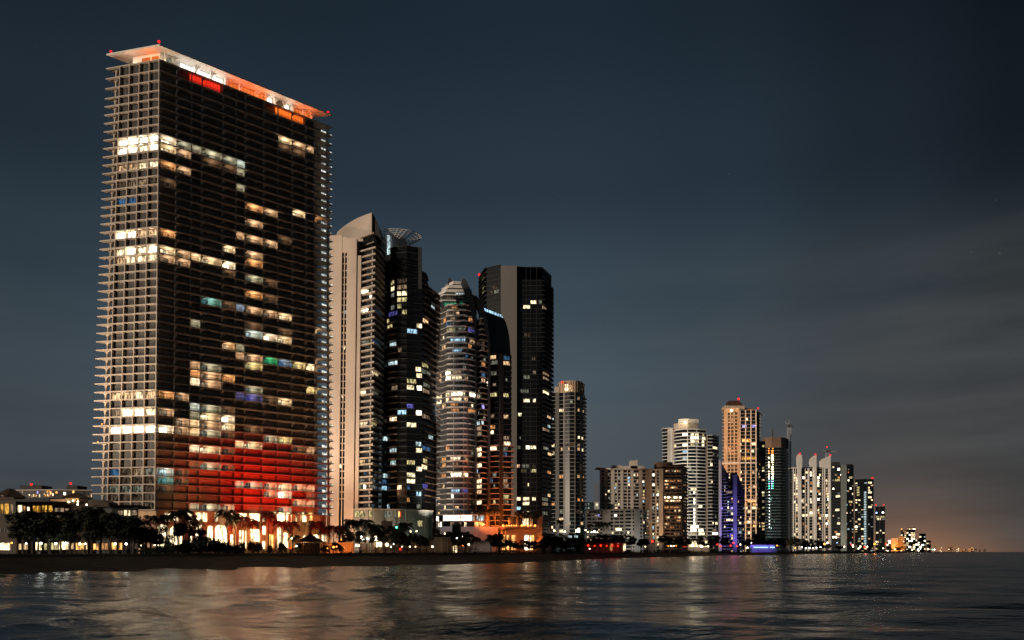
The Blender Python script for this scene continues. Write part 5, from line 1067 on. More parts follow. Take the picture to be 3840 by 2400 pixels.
# ------------------------------------------------------------------ low buildings on the left
def facade_windows(v, lst):
    for px, py, w_, h_, c, nm in lst:
        f = v.facet(px); u = f.u(px); Y = f.p(u)[1]; hw = w_ * .5 * Y / F; z = wz(py, Y); hh = h_ * .5 * Y / F
        mb = MB(); P = lambda a, zz, o: (*f.p(a, o), zz)
        mb.hexa([P(u - hw, z - hh, .08), P(u + hw, z - hh, .08), P(u + hw, z - hh, -.05), P(u - hw, z - hh, -.05), P(u - hw, z + hh, .08), P(u + hw, z + hh, .08), P(u + hw, z + hh, -.05), P(u - hw, z + hh, -.05)])
        o = mb.build(nm, c if c in MAT else 'lit_' + c, v.root)
        if w_ > 12:      # window frame bars
            mb = MB(); n = max(1, int(w_ / 11))
            for i in range(n + 1):
                a = u - hw + 2 * hw * i / n
                mb.hexa([P(a - .08, z - hh, .14), P(a + .08, z - hh, .14), P(a + .08, z - hh, .09), P(a - .08, z - hh, .09), P(a - .08, z + hh, .14), P(a + .08, z + hh, .14), P(a + .08, z + hh, .09), P(a - .08, z + hh, .09)])
            mb.build('frame', 'dark_steel', o)
r = empty('brown_hotel_wing', (wx(0, 214), 214, 3.4), 'brown three-storey hotel wing cut by the left edge, bright shop at its foot', 'hotel')
v = Vol(r, [(-420, 222), (-60, 216), (59, 213)], 1872, fh=4.5, mat='shaded_wall', depth=14, name='wall'); v.slabs(.6, .5, 'shaded_wall', name='roof_edge', k0=v.nf)
facade_windows(v, [(8, 1908, 10, 36, 'amb', 'window'), (27, 1908, 20, 38, 'amb', 'window'), (45, 1908, 10, 34, 'tan', 'window'), (11, 1988, 18, 16, 'glass_dark', 'window'), (36, 1988, 17, 16, 'glass_dark', 'window'), (20, 2049, 50, 26, 'lob', 'shop_window'), (-40, 2049, 50, 26, 'lobo', 'shop_window'), (-60, 1908, 40, 36, 'org', 'window')])
mb = MB(); X0, X1 = wx(-10, 230), wx(42, 230); mb.prism([(X0, 228), (X1, 228), (X1, 238), (X0, 238)], wz(1863, 230), wz(1830, 230), top=[((X0 + X1) / 2 - .4, 232), ((X0 + X1) / 2 + .4, 232), ((X0 + X1) / 2 + .4, 234), ((X0 + X1) / 2 - .4, 234)]); mb.build('hip_roof', 'roof_tile', r)
mb = MB(); mb.box(X0 + .5, X1 - .6, 228.4, 237, v.z1, wz(1863, 230) - .02); mb.build('roof_room', 'shaded_wall', r); mb = MB(); mb.box(X0, X1 - 1, 227.8, 228.3, wz(1863, 230) + .05, wz(1859, 230)); mb.build('eaves_light', 'lit_tan', r)
r = empty('low_hotel', (wx(200, 222), 222, 3.4), 'long dark low hotel with yellow-lit top floor windows and a hip-roofed turret', 'hotel')
v = Vol(r, [(60, 223), (205, 221), (330, 222)], 1888, fh=4.5, mat='shaded_wall', depth=16, name='wall'); v.slabs(.8, .7, 'roof_tile', name='roof_edge', k0=v.nf)
slabwall(r, 60, 186, 1872, 226, 8, 'parapet', 'dark_wall', base=v.z1 + .36); slabwall(r, 108, 185, 1866, 225, 6, 'roof_room', 'dark_wall', base=v.z1 + .36)
facade_windows(v, [(76, 1908, 20, 26, 'crm', 'window'), (92, 1908, 6, 20, 'org', 'window'), (107, 1908, 9, 14, 'crm', 'window'), (129, 1907, 10, 20, 'amb', 'window'), (146, 1909, 18, 24, 'amb', 'window'), (168, 1908, 22, 24, 'amb', 'window'), (191, 1908, 18, 24, 'amb', 'window'), (215, 1912, 18, 14, 'tan', 'window'), (234, 1912, 14, 14, 'tan', 'window'), (252, 1914, 14, 14, 'tan', 'window'), (218, 1938, 20, 8, 'tan', 'window'), (237, 1950, 30, 12, 'amb', 'window'), (262, 1948, 14, 14, 'tan', 'window'),
                   (88, 2050, 40, 22, 'wrm', 'shop_window'), (146, 2048, 26, 28, 'lob', 'shop_window'), (172, 2050, 14, 24, 'yel', 'shop_window'), (205, 2048, 30, 26, 'yel', 'shop_window'), (240, 2046, 34, 28, 'lob', 'shop_window'), (268, 2048, 18, 22, 'wrm', 'shop_window'), (300, 2049, 40, 24, 'lobo', 'shop_window'), (322, 2049, 10, 24, 'wrm', 'shop_window')])
X0, X1 = wx(236, 219), wx(308, 219); zt0, zt1 = wz(1868, 219), wz(1845, 219); c_ = (X0 + X1) / 2
mb = MB(); mb.box(X0 + .7, X1 - 1.0, 219, 224, v.z1 + .36, zt0); mb.build('turret', 'warm_wall', r)
mb = MB(); mb.prism([(X0 - .2, 218), (X1 + .2, 218), (X1 + .2, 225.4), (X0 - .2, 225.4)], zt0 + .02, zt1, top=[(c_ - .6, 221), (c_ + .3, 221), (c_ + .3, 222), (c_ - .6, 222)]); mb.build('turret_roof', 'roof_tile', r)
for i in range(3): mb = MB(); x = X0 + 1.3 + i * 1.3; mb.box(x, x + .7, 218.85, 219.05, zt0 - 1.4, zt0 - .5); mb.build('turret_window', 'lit_yel', r)
mb = MB(); mb.box(wx(186, 219), X0 + .6, 219.3, 223, v.z1 + .36, wz(1872, 219)); mb.build('eaves', 'warm_wall', r)
for px, py in ((277, 1878), (262, 1883), (294, 1892), (328, 1893), (295, 1882)): mb = MB(); mb.ball((wx(px, 218), 217.6, wz(py, 218)), .22); mb.build('wall_lamp', 'lamp_warm', r)
point('turret_light', (wx(262, 216), 216.3, zt0 - .6), 110, (1, .52, .12), .3); point('turret_light', (wx(210, 217), 216.8, wz(1872, 217) + .6), 60, (1, .5, .12), .3)
r = empty('flat_roofed_hotel', (wx(430, 222), 222, 3.4), 'dark flat-roofed hotel hiding the foot of the tallest tower, one bright window under its roof', 'hotel')
v = Vol(r, [(333, 224), (420, 222), (519, 224)], 1906, fh=4.6, mat='dark_wall', depth=14, name='wall'); v.slabs(.9, .5, 'dark_wall', name='roof_edge', k0=v.nf)
slabwall(r, 333, 518, 1894, 226, 8, 'roof_parapet', 'dark_wall', base=v.z1 + .27)
outline(r, [(330, 1900), (336, 1884), (352, 1875), (385, 1874), (405, 1884), (410, 1900)], 219, 5, 'rounded_awning', 'shaded_wall')
facade_windows(v, [(452, 1923, 20, 16, 'tan', 'window'), (477, 1923, 22, 20, 'crm', 'window'), (504, 1923, 20, 18, 'tan', 'window'), (362, 2050, 30, 22, 'lobo', 'shop_window'), (394, 2049, 26, 24, 'org', 'shop_window'), (430, 2048, 20, 26, 'lobo', 'shop_window'), (452, 2048, 20, 26, 'lobo', 'shop_window'), (478, 2050, 12, 22, 'dim', 'shop_window'), (500, 2048, 30, 20, 'dim', 'shop_window')])
for p in (335, 375, 412, 442, 466, 490): v.pier(p, p + 4, .5, 'dark_wall', name='pillar', z1=9)
r = empty('rear_midrise', (wx(195, 430), 430, 3.4), 'pinkish grey block behind the low hotels, two red-lamped boxes on its roof', 'apartment block')
v = Vol(r, [(40, 432), (200, 428), (348, 432)], 1838, fh=4.4, mat='shaded_pale', depth=20, name='wall'); v.slabs(.4, .5, 'grey_wall', name='roof_edge', k0=v.nf)
R4 = random.Random(21)
facade_windows(v, [(x, y + R4.uniform(-2, 2), R4.uniform(4, 9), R4.uniform(6, 11), c, 'window') for x, y, c in ((53, 1846, 'wrm'), (58, 1856, 'lobo'), (66, 1858, 'crm'), (84, 1846, 'tan'), (84, 1858, 'wrm'), (110, 1858, 'crm'), (118, 1860, 'tan'), (135, 1858, 'lobo'), (148, 1859, 'crm'), (165, 1851, 'wrm'), (176, 1845, 'lobo'), (184, 1840 + 3, 'org'), (190, 1849, 'lobo'), (211, 1848, 'lobo'), (243, 1849, 'wht'), (142, 1846, 'vio'), (180, 1858, 'wrm'), (275, 1846, 'lobo'), (320, 1864, 'crm'), (328, 1865, 'wrm'), (342, 1862, 'wrm'), (60, 1848, 'org'), (172, 1857, 'org'), (186, 1856, 'org'), (198, 1856, 'crm'), (126, 1856, 'wrm'), (284, 1862, 'org'), (310, 1862, 'wrm'), (316, 1850, 'dim'), (300, 1858, 'dim'), (232, 1858, 'dim'))])
slabwall(r, 74, 156, 1820, 434, 10, 'roof_box', 'dark_wall', base=v.z1 + .26); slabwall(r, 250, 290, 1820, 434, 10, 'roof_box', 'dark_wall', base=v.z1 + .26)
red_light(r, 117, 1816, 433, .75, .8); red_light(r, 265, 1813, 433, .75, 1.0)

# ------------------------------------------------------------------ palms and trees
ORD = ['first', 'second', 'third', 'fourth', 'fifth', 'sixth', 'seventh', 'eighth', 'ninth', 'tenth', 'eleventh', 'twelfth', 'thirteenth', 'fourteenth', 'fifteenth', 'sixteenth', 'seventeenth', 'eighteenth', 'nineteenth', 'twentieth', 'twenty-first', 'twenty-second', 'twenty-third', 'twenty-fourth']
def palm_crown(seed):
    """unit crown: arching fronds with drooping leaflets, radius about 1"""
    R = random.Random(seed); mb = MB()
    nfr = 19
    for i in range(nfr):
        a = 2 * math.pi * i / nfr + R.uniform(-.2, .2); lift = R.choice([.95, .75, .5, .25, 0, -.35]) + R.uniform(-.1, .1); Lf = R.uniform(.85, 1.1)
        pts = []
        for k in range(9):
            t = k / 8; rr = Lf * t * (1 - .18 * t) * (1.0 - .25 * max(0, lift)); zz = lift * t * .9 - (.85 - .1 * lift) * t ** 2.1
            pts.append(Vector((math.cos(a) * rr, math.sin(a) * rr, zz * .9)))
        side = Vector((-math.sin(a), math.cos(a), 0))
        for k in range(8):
            p, q = pts[k], pts[k + 1]; mb.face([p - side * .014, q - side * .010, q + side * .010, p + side * .014])
            if k == 0: continue
            for s in (-1, 1):
                for h in (.15, .65):
                    b = p.lerp(q, h); t = (k + h) / 8; ln = .34 * math.sin(math.pi * min(1, t * .85 + .12)) * R.uniform(.8, 1.15)
                    d = (q - p).normalized(); tip = b + side * s * ln * .75 + d * ln * .55 - Vector((0, 0, ln * R.uniform(.35, .75)))
                    mb.face([b - d * .028, b + d * .028, tip + d * .008, tip - d * .008])
    return mb
def leaf_crown(seed, nclump=9, nleaf=150, flat=1.0):
    R = random.Random(seed); mb = MB()
    for c in range(nclump):
        a = R.uniform(0, 6.28); rr = R.uniform(.15, .72) if c else 0; cz = R.uniform(-.35, .62) * flat; cc = Vector((math.cos(a) * rr, math.sin(a) * rr, cz)); cr_ = R.uniform(.26, .46)
        for i in range(nleaf):
            d = Vector((R.gauss(0, 1), R.gauss(0, 1), R.gauss(0, .8))).normalized() * cr_ * R.uniform(.35, 1.08) ** .6
            p = cc + d; u = Vector((R.gauss(0, 1), R.gauss(0, 1), R.gauss(0, 1))).normalized(); w_ = u.cross(Vector((R.gauss(0, 1), R.gauss(0, 1), R.gauss(0, 1)))).normalized(); s = R.uniform(.035, .075)
            mb.face([p - u * s * 1.6, p + w_ * s, p + u * s * 1.6, p - w_ * s])
    return mb
def proto(mb, name, mat):
    me = bpy.data.meshes.new(name); me.from_pydata(mb.v, [], mb.f); me.materials.append(MAT[mat]); me.update(); return me
PC = [proto(palm_crown(s), 'palm_crown', 'palm_leaf') for s in (1, 2, 3, 4)]
LC = [proto(leaf_crown(s), 'leaf_crown', 'leaf') for s in (11, 12, 13)]
BC = [proto(leaf_crown(s, 8, 150, .7), 'bush_crown', 'leaf') for s in (21, 22, 23)]
RP = random.Random(4)
def put(name, me, parent, loc, scale, rz):
    o = bpy.data.objects.new(name, me); COL.objects.link(o); o.parent = parent; o.location = loc; o.scale = scale; o.rotation_euler = (0, 0, rz); return o
def palm(px, top, rpx, Y, label, group, base_z=3.35):
    r_m = rpx * Y / F * 1.22; zt = wz(top, Y) - r_m * .38; h = max(2.0, zt - base_z)
    e = empty('palm_tree', (wx(px, Y), Y, base_z), label, 'palm tree', group)
    mb = MB(); lean = RP.uniform(-.08, .08) * h; p = None
    for k in range(6):
        t = k / 5; q = Vector((wx(px, Y) + lean * (t * t - 1), Y + RP.uniform(-.1, .1), base_z - .2 + (h + .2) * t))
        if p is not None: mb.bar(p, q, .24 - .03 * k * .6, 6, .23 - .03 * k * .6, cap=(k in (1, 5)))
        p = q
    mb.build('trunk', 'bark', e)
    put('crown', RP.choice(PC), e, (0, 0, h), (r_m * RP.uniform(.92, 1.1), r_m * RP.uniform(.92, 1.1), r_m * RP.uniform(.85, 1.05)), RP.uniform(0, 6.28))
def tree(px, top, rpx, Y, label, group, base_z=3.35, hf=.9):
    r_m = rpx * Y / F; zt = wz(top, Y); rz = max(1.2, min(r_m * hf, (zt - base_z) * .44)); h = zt - rz * .95
    e = empty('leafy_tree', (wx(px, Y), Y, base_z), label, 'tree', group)
    mb = MB(); b = Vector((wx(px, Y), Y, base_z - .2)); t = Vector((wx(px, Y) + RP.uniform(-.3, .3), Y, h - rz * .35)); mb.bar(b, t, .32, 7, .2)
    for k in range(5): a = 2 * math.pi * k / 5; mb.bar(t - Vector((0, 0, .3)), t + Vector((math.cos(a) * r_m * .5, math.sin(a) * r_m * .5, rz * RP.uniform(.3, .7))), .13, 5, .05)
    mb.build('trunk', 'bark', e)
    put('crown', RP.choice(LC), e, (0, 0, h - base_z), (r_m * 1.05, r_m * 1.05, rz * 1.05), RP.uniform(0, 6.28))
def bush(px, top, rpx, Y, label, group, base_z=3.2):
    r_m = rpx * Y / F; hh = max(.8, wz(top, Y) - base_z); e = empty('shrub', (wx(px, Y), Y, base_z), label, 'shrub', group)
    mb = MB(); x = wx(px, Y)
    for k in range(4): a = k * 1.6; mb.bar((x, Y, base_z - .2), (x + math.cos(a) * r_m * .4, Y + math.sin(a) * r_m * .4, base_z + hh * .5), .08, 5, .04)
    mb.build('stem', 'bark', e)
    put('crown', RP.choice(BC), e, (0, 0, hh * .42), (r_m * 1.1, r_m * .8, hh * .62), RP.uniform(0, .5))
def row(fn, items, text, group):
    items = sorted(items, key=lambda t: t[0])
    for i, it in enumerate(items): fn(*it[:4], text.format(ORD[i]), group, *it[4:])
row(tree, [(85, 1928, 58, 210), (122, 1955, 52, 203), (142, 1918, 62, 208), (186, 1940, 60, 204), (228, 1940, 62, 209), (262, 1962, 52, 203), (282, 1912, 64, 210), (318, 1905, 62, 206), (344, 1950, 56, 202), (374, 1905, 64, 210), (412, 1920, 62, 205), (440, 1950, 52, 202), (462, 1935, 60, 209), (500, 1940, 52, 204), (66, 1965, 40, 203)], '{} dark leafy tree from the left before the low hotels', 'leafy trees before the hotels')
row(palm, [(540, 1945, 34, 236), (566, 1925, 36, 244), (600, 1930, 34, 240), (630, 1918, 36, 246), (662, 1904, 40, 250), (692, 1900, 40, 246), (716, 1925, 36, 250), (742, 1938, 32, 246)], '{} palm from the left between the flat-roofed hotel and the dark mound', 'palms left of the dune mound')
row(tree, [(536, 1975, 40, 228), (530, 2010, 34, 226), (566, 1992, 36, 230), (548, 1985, 34, 232), (590, 1975, 36, 233), (668, 1962, 36, 238), (708, 1960, 36, 236), (622, 2005, 30, 230), (752, 1975, 26, 238)], '{} ragged tree from the left under the palms left of the dune mound', 'small trees left of the dune mound')
row(palm, [(846, 1902, 46, 252), (874, 1912, 44, 256), (908, 1925, 40, 258), (946, 1934, 38, 262), (1007, 1916, 38, 268), (1054, 1940, 38, 272), (1096, 1946, 36, 278), (1102, 1998, 30, 266), (1184, 1942, 40, 284), (1216, 1958, 40, 288), (1254, 1964, 38, 292), (1286, 1962, 34, 300)], '{} palm from the left before the bright lobby of the tallest tower', 'palms before the arched tower')
row(bush, [(905, 2022, 16, 262), (945, 2022, 20, 264), (968, 2024, 16, 262), (1058, 2026, 18, 268), (1118, 2030, 20, 270), (1262, 2026, 26, 286), (1296, 2022, 26, 300), (820, 2035, 20, 256), (1010, 2040, 14, 264), (1220, 2038, 18, 280)], '{} round shrub from the left under the palms before the bright lobby', 'shrubs before the arched tower')
row(palm, [(1312, 1936, 42, 352), (1344, 1944, 38, 356), (1370, 1936, 42, 350), (1396, 1956, 34, 356), (1416, 1958, 36, 350), (1447, 1978, 30, 356), (1472, 1964, 34, 352), (1500, 1978, 30, 358), (1520, 1952, 40, 352)], '{} palm from the left before the tower with the concrete fin', 'palms before the concrete fin tower')
row(tree, [(1300, 1990, 34, 346), (1348, 1990, 32, 346), (1408, 1988, 34, 348), (1440, 1998, 26, 346), (1478, 2000, 30, 344), (1524, 1998, 36, 348), (1574, 2000, 34, 350), (1600, 2010, 28, 352)], '{} leafy tree from the left before the concrete-finned tower', 'leafy trees before the concrete fin tower')
row(palm, [(1590, 1984, 30, 424), (1630, 1976, 34, 426), (1674, 1986, 30, 422), (1690, 1996, 26, 424), (1742, 1986, 30, 424), (1764, 1994, 26, 422), (1786, 2004, 26, 424), (1842, 1998, 28, 424), (1868, 1994, 28, 426)], '{} palm from the left before the white lobby of the sail-blade tower', 'palms before the sail blade tower')
row(tree, [(1612, 2002, 34, 416), (1652, 2002, 34, 418), (1704, 2000, 34, 416), (1744, 2006, 32, 418), (1862, 2010, 30, 418), (1890, 2018, 28, 420), (1925, 2022, 30, 424), (1965, 2026, 30, 424), (2000, 2028, 30, 428), (2035, 2026, 28, 432)], '{} leafy tree from the left before the sail-blade tower and terrace house', 'leafy trees before the sail blade tower')
row(palm, [(1798, 1898, 26, 444, wz(1976, 444)), (1826, 1904, 24, 445, wz(1976, 444)), (1856, 1902, 28, 446, wz(1976, 444))], '{} palm from the left on the terrace wall by the orange balconies', 'palms on the terrace wall')
row(palm, [(1943, 1914, 26, 446, wz(1981, 446)), (1972, 1908, 28, 448, wz(1981, 446)), (2002, 1914, 26, 446, wz(1981, 446))], '{} red-lit palm from the left on the upper deck of the terrace house', 'palms on the terrace house')
row(tree, [(2068, 2012, 26, 560), (2102, 2008, 28, 566), (2140, 2000, 28, 574), (2180, 2004, 30, 580), (2216, 2008, 30, 586), (2256, 2002, 30, 592), (2296, 2004, 30, 596), (2334, 2004, 28, 600), (2368, 2012, 24, 604), (2402, 2016, 24, 610), (2426, 2018, 18, 612), (2120, 2030, 30, 540), (2086, 2030, 24, 536), (2160, 2032, 26, 544)], '{} leafy tree from the left below the round tower and low block', 'leafy trees below the low grey block')
row(palm, [(2100, 1946, 20, 598), (2248, 1952, 24, 628), (2276, 1954, 24, 630), (2214, 1960, 18, 628)], '{} palm from the left before the round tower and the low grey block', 'palms before the low grey block')
row(tree, [(2484, 2006, 22, 640), (2510, 2016, 20, 650), (2548, 2014, 24, 664), (2578, 2018, 20, 690), (2630, 2014, 24, 720), (2668, 2018, 20, 740), (2700, 2010, 24, 770), (2724, 2014, 20, 790)], '{} leafy tree from the left between the brown block and purple building', 'leafy trees before the middle towers')
row(palm, [(2552, 2006, 16, 660), (2660, 2010, 16, 740), (2492, 2002, 16, 645), (2602, 2012, 14, 700)], '{} palm from the left before the brown block and drum-top tower', 'palms before the middle towers')
row(tree, [(2806, 2014, 24, 940), (2832, 2000, 26, 960), (2862, 2012, 24, 980), (2900, 2014, 22, 1010), (2930, 2018, 22, 1050), (2962, 2014, 22, 1090), (2990, 2018, 22, 1140), (3022, 2020, 26, 1180), (3056, 2024, 26, 1220), (3084, 2028, 20, 1260), (3104, 2036, 16, 1320), (3146, 2040, 16, 1400), (3196, 2044, 14, 1550), (3230, 2046, 14, 1700), (3262, 2046, 14, 1800), (3300, 2046, 16, 2000), (3336, 2050, 14, 2100), (3372, 2050, 14, 2300), (3410, 2054, 12, 2500)], '{} leafy tree from the left on the far shore past the violet bar', 'leafy trees along the far shore')
# the dark mound of sea-grape and the dune scrub
row(bush, [(560, 2046, 40, 206, 3.0), (610, 2040, 44, 208, 3.0), (660, 2030, 46, 210, 3.0), (705, 2014, 46, 212, 3.0), (748, 1998, 44, 214, 3.0), (786, 2002, 42, 216, 3.0), (822, 2018, 38, 218, 3.0), (856, 2034, 34, 220, 3.0), (890, 2046, 30, 222, 3.0)], '{} shrub from the left in the dark mound left of the bright lobby', 'shrubs of the dark mound')
def scrub():
    R = random.Random(77); mb = MB()
    for i in range(len(SH) - 2):
        a, b = SH[i], SH[i + 1]; na, nb = shore_norm(i), shore_norm(i + 1); L_ = math.hypot(b[0] - a[0], b[1] - a[1])
        Ym = (a[1] + b[1]) / 2; n = int(L_ / max(.10, Ym / 2300)); s0 = max(.13, Ym / 1900)
        if a[1] < 60: continue
        for k in range(min(n, 5200)):
            t = R.random(); d = R.uniform(34.5, 42); x = a[0] + (b[0] - a[0]) * t + (na[0] + (nb[0] - na[0]) * t) * d; y = a[1] + (b[1] - a[1]) * t + (na[1] + (nb[1] - na[1]) * t) * d
            hm = 1.5 + .9 * math.sin(x * .11 + y * .07) + .6 * math.sin(x * .31 - y * .23)
            z = 2.9 + R.random() ** .7 * max(.5, hm); s = s0 * R.uniform(.7, 1.7)
            u = Vector((R.gauss(0, 1), R.gauss(0, 1), R.gauss(0, .6))).normalized(); w_ = u.cross(Vector((R.gauss(0, 1), R.gauss(0, 1), R.gauss(0, 1)))).normalized(); p = Vector((x, y, z))
            mb.face([p - u * s * 1.5, p + w_ * s, p + u * s * 1.5, p - w_ * s])
    o = mb.build('undergrowth', 'leaf', None); tag(o, 'low dark dune scrub growing all along the top of the beach', None, None, 'stuff')
scrub()

# ------------------------------------------------------------------ lamps, huts and small lights along the promenade
LAMPM = {}
def lamp(px, py, Y, mat, label, group, r=.3, power=0, col=(1, .8, .5), base=3.35):
    x, z = wx(px, Y), max(base + 1.2, wz(py, Y)); e = empty('street_lamp', (x, Y, base), label, 'lamp', group)
    mb = MB(); mb.bar((x, Y, base - .1), (x, Y, z - r * .8), .07, 6, .05); mb.bar((x, Y, z - r), (x, Y, z - r * .7), r * .7, 8); mb.build('pole', 'dark_steel', e)
    mb = MB(); mb.ball((x, Y, z), r); mb.build('lantern', mat, e)
    if power: point('lantern_light', (x, Y - r - .4, z), power, col, r)
def lamps(lst, text, group):
    lst = sorted(lst, key=lambda t: t[0])
    for i, t in enumerate(lst): lamp(t[0], t[1], t[2], t[3], text.format(ORD[i]), group, *t[4:])
lamps([(44, 2036, 208, 'lamp_orange', .26, 40, (1, .5, .2)), (98, 2038, 208, 'lamp_white', .2), (153, 2038, 205, 'lamp_white', .34, 70, (.9, 1, .9)), (209, 2038, 205, 'lamp_white', .3, 60, (.9, 1, .8)), (249, 2036, 205, 'lamp_white', .34, 70, (.9, 1, .85)), (299, 2040, 205, 'lamp_warm', .34, 60, (1, .6, .25)), (320, 2039, 205, 'lamp_white', .2), (433, 2040, 205, 'lamp_warm', .36, 60, (1, .6, .25)), (473, 2040, 205, 'lamp_white', .3, 50, (1, .9, .8)), (530, 2046, 225, 'lamp_warm', .25), (580, 2044, 232, 'lamp_warm', .22), (630, 2048, 232, 'lamp_warm', .24)], '{} lamp from the left along the path before the low hotels', 'lamps before the hotels')
lamps([(1094, 2018, 268, 'lamp_warm', .4, 60, (1, .5, .2)), (1112, 2048, 262, 'lamp_white', .22), (1251, 2052, 280, 'lamp_orange', .42, 100, (1, .3, .06)), (1262, 2050, 282, 'lamp_orange', .25), (1228, 2056, 276, 'lamp_orange', .2), (1280, 2024, 290, 'lamp_orange', .22), (1290, 2054, 290, 'lamp_orange', .22), (1302, 2050, 300, 'lamp_orange', .24), (1090, 2056, 262, 'lamp_red', .26)], '{} lamp from the left under the palms before the bright lobby', 'lamps before the arched tower')
lamps([(1322, 2046, 340, 'lamp_orange', .3), (1336, 2046, 340, 'lamp_white', .42), (1346, 2046, 341, 'lamp_warm', .3), (1355, 2013, 345, 'lamp_white', .36), (1451, 2043, 342, 'lamp_warm', .75, 120, (1, .75, .5)), (1466, 2050, 340, 'lamp_white', .25), (1501, 2060, 336, 'lamp_red', .5, 120, (1, .08, .02)), (1508, 2050, 338, 'lamp_warm', .2), (1537, 2050, 342, 'lamp_warm', .25), (1558, 2050, 344, 'lamp_warm', .2), (1622, 2050, 352, 'lamp_warm', .4, 60, (1, .8, .55)), (1487, 1978, 350, 'lamp_green', .5), (1476, 2040, 340, 'lamp_white', .2)], '{} lamp from the left in the garden before the concrete-finned tower', 'lamps before the concrete fin tower')
lamps([(1668, 2050, 404, 'lamp_blue', .2), (1713, 2018, 410, 'lamp_white', .35), (1758, 2042, 414, 'lamp_warm', .45, 140, (1, .7, .45)), (1618, 2000, 420, 'lamp_warm', .3), (1668, 2001, 420, 'lamp_warm', .35), (1540, 1993, 376, 'lamp_warm', .35), (1562, 1992, 378, 'lamp_warm', .3), (1503, 1993, 370, 'lamp_warm', .5), (1735, 2012, 418, 'lamp_white', .25)], '{} lamp from the left before the white lobby of the sail-blade tower', 'lamps before the sail blade tower')
lamps([(2062, 1985, 560, 'lamp_orange', .5), (2078, 1990, 570, 'lamp_warm', .6), (2082, 1992, 572, 'lamp_orange', .4), (2118, 1994, 590, 'lamp_warm', .7, 160, (1, .75, .5)), (2170, 1985, 594, 'lamp_warm', .9, 300, (1, .75, .5)), (2196, 1988, 600, 'lamp_warm', .5), (2204, 1995, 622, 'lamp_warm', .4), (2218, 1996, 624, 'lamp_white', .4), (2229, 1994, 625, 'lamp_white', .9, 200, (1, .95, .85)), (2240, 1996, 626, 'lamp_warm', .4), (2356, 1997, 632, 'lamp_warm', .5), (2320, 1985, 630, 'lamp_warm', .9, 260, (1, .8, .5))], '{} lamp from the left before the round tower and low grey block', 'lamps before the low grey block')
RL = [(x, 2046 + (i % 2), 470 + i * 4, 'lamp_red', .42 if i % 2 else .55, 55, (1, .04, .015)) for i, x in enumerate((2206, 2230, 2253, 2275, 2296, 2317, 2335))]
lamps(RL + [(2211, 2058, 452, 'lamp_warm', .32)], '{} red lamp from the left along the beach pavilion below the low grey block' if False else '{} lamp from the left in the red-lit row at the beach pavilion', 'lamps at the beach pavilion')
lamps([(2446, 2030, 560, 'lamp_red', .8, 260, (1, .08, .04)), (2420, 2050, 545, 'lamp_warm', .3), (2506, 2048, 590, 'lamp_orange', .4), (2516, 2047, 592, 'lamp_warm', .45), (2526, 2047, 596, 'lamp_warm', .4), (2536, 2047, 600, 'lamp_orange', .4), (2586, 2048, 640, 'lamp_orange', .5, 150, (1, .4, .12)), (2597, 2046, 642, 'lamp_warm', .9, 420, (1, .7, .35)), (2606, 2048, 644, 'lamp_orange', .5), (2631, 2050, 655, 'lamp_white', .7, 200, (1, .95, .9)), (2656, 2049, 670, 'lamp_warm', .5), (2690, 2042, 700, 'lamp_red', .7, 260, (1, .08, .02)), (2702, 2048, 705, 'lamp_red', .8, 260, (1, .1, .03)), (2740, 2046, 760, 'lamp_red', .8, 300, (1, .06, .02)), (2751, 2036, 770, 'lamp_red', .9, 300, (1, .06, .02)), (2764, 2048, 780, 'lamp_red', .8, 300, (1, .06, .02)), (2776, 2042, 790, 'lamp_white', .6), (2803, 2054, 820, 'lamp_white', .8), (2838, 2040, 900, 'lamp_warm', .7), (2818, 2036, 880, 'lamp_white', .5)], '{} lamp from the left between the brown block and violet bar', 'lamps on the middle shore')
lamps([(2914, 2046, 930, 'lamp_orange', .9), (2982, 2055, 1000, 'lamp_orange', 1.0, 500, (1, .45, .15)), (3008, 2052, 1040, 'lamp_white', .7), (3022, 2056, 1050, 'lamp_white', .8), (3036, 2055, 1060, 'lamp_white', 1.0), (3048, 2055, 1080, 'lamp_white', .7), (3062, 2054, 1100, 'lamp_white', .9), (3077, 2052, 1120, 'lamp_white', .8), (3092, 2040, 1200, 'lamp_orange', 1.8, 2500, (1, .35, .08)), (3101, 2037, 1220, 'lamp_white', 1.0), (3139, 2035, 1300, 'lamp_blue', .8), (3166, 2050, 1320, 'lamp_warm', 1.0), (3192, 2042, 1400, 'lamp_red', 1.2), (3199, 2050, 1420, 'lamp_warm', 1.2), (3226, 2050, 1520, 'lamp_warm', 1.6), (3243, 2052, 1600, 'lamp_red', 2.2, 5000, (1, .12, .03)), (3252, 2050, 1640, 'lamp_warm', 1.2), (3280, 2040, 1750, 'lamp_orange', 2.4, 9000, (1, .3, .06)), (3312, 2056, 1900, 'lamp_warm', 1.3), (3322, 2040, 2000, 'lamp_red', 2.0)], '{} lamp from the left on the far shore right of the violet bar', 'lamps on the far shore')
lamps([(3356, 2060, 2300, 'lamp_warm', 1.2), (3420, 2062, 2900, 'lamp_warm', 1.5), (3442, 2060, 3000, 'lamp_blue', 2.2), (3452, 2058, 3050, 'lamp_white', 1.6), (3480, 2060, 3200, 'lamp_warm', 2.2), (3497, 2061, 3300, 'lamp_green', 2.4), (3504, 2061, 3320, 'lamp_white', 2.4)], '{} lamp from the left at the waterline under the far cluster', 'lamps at the far waterline')
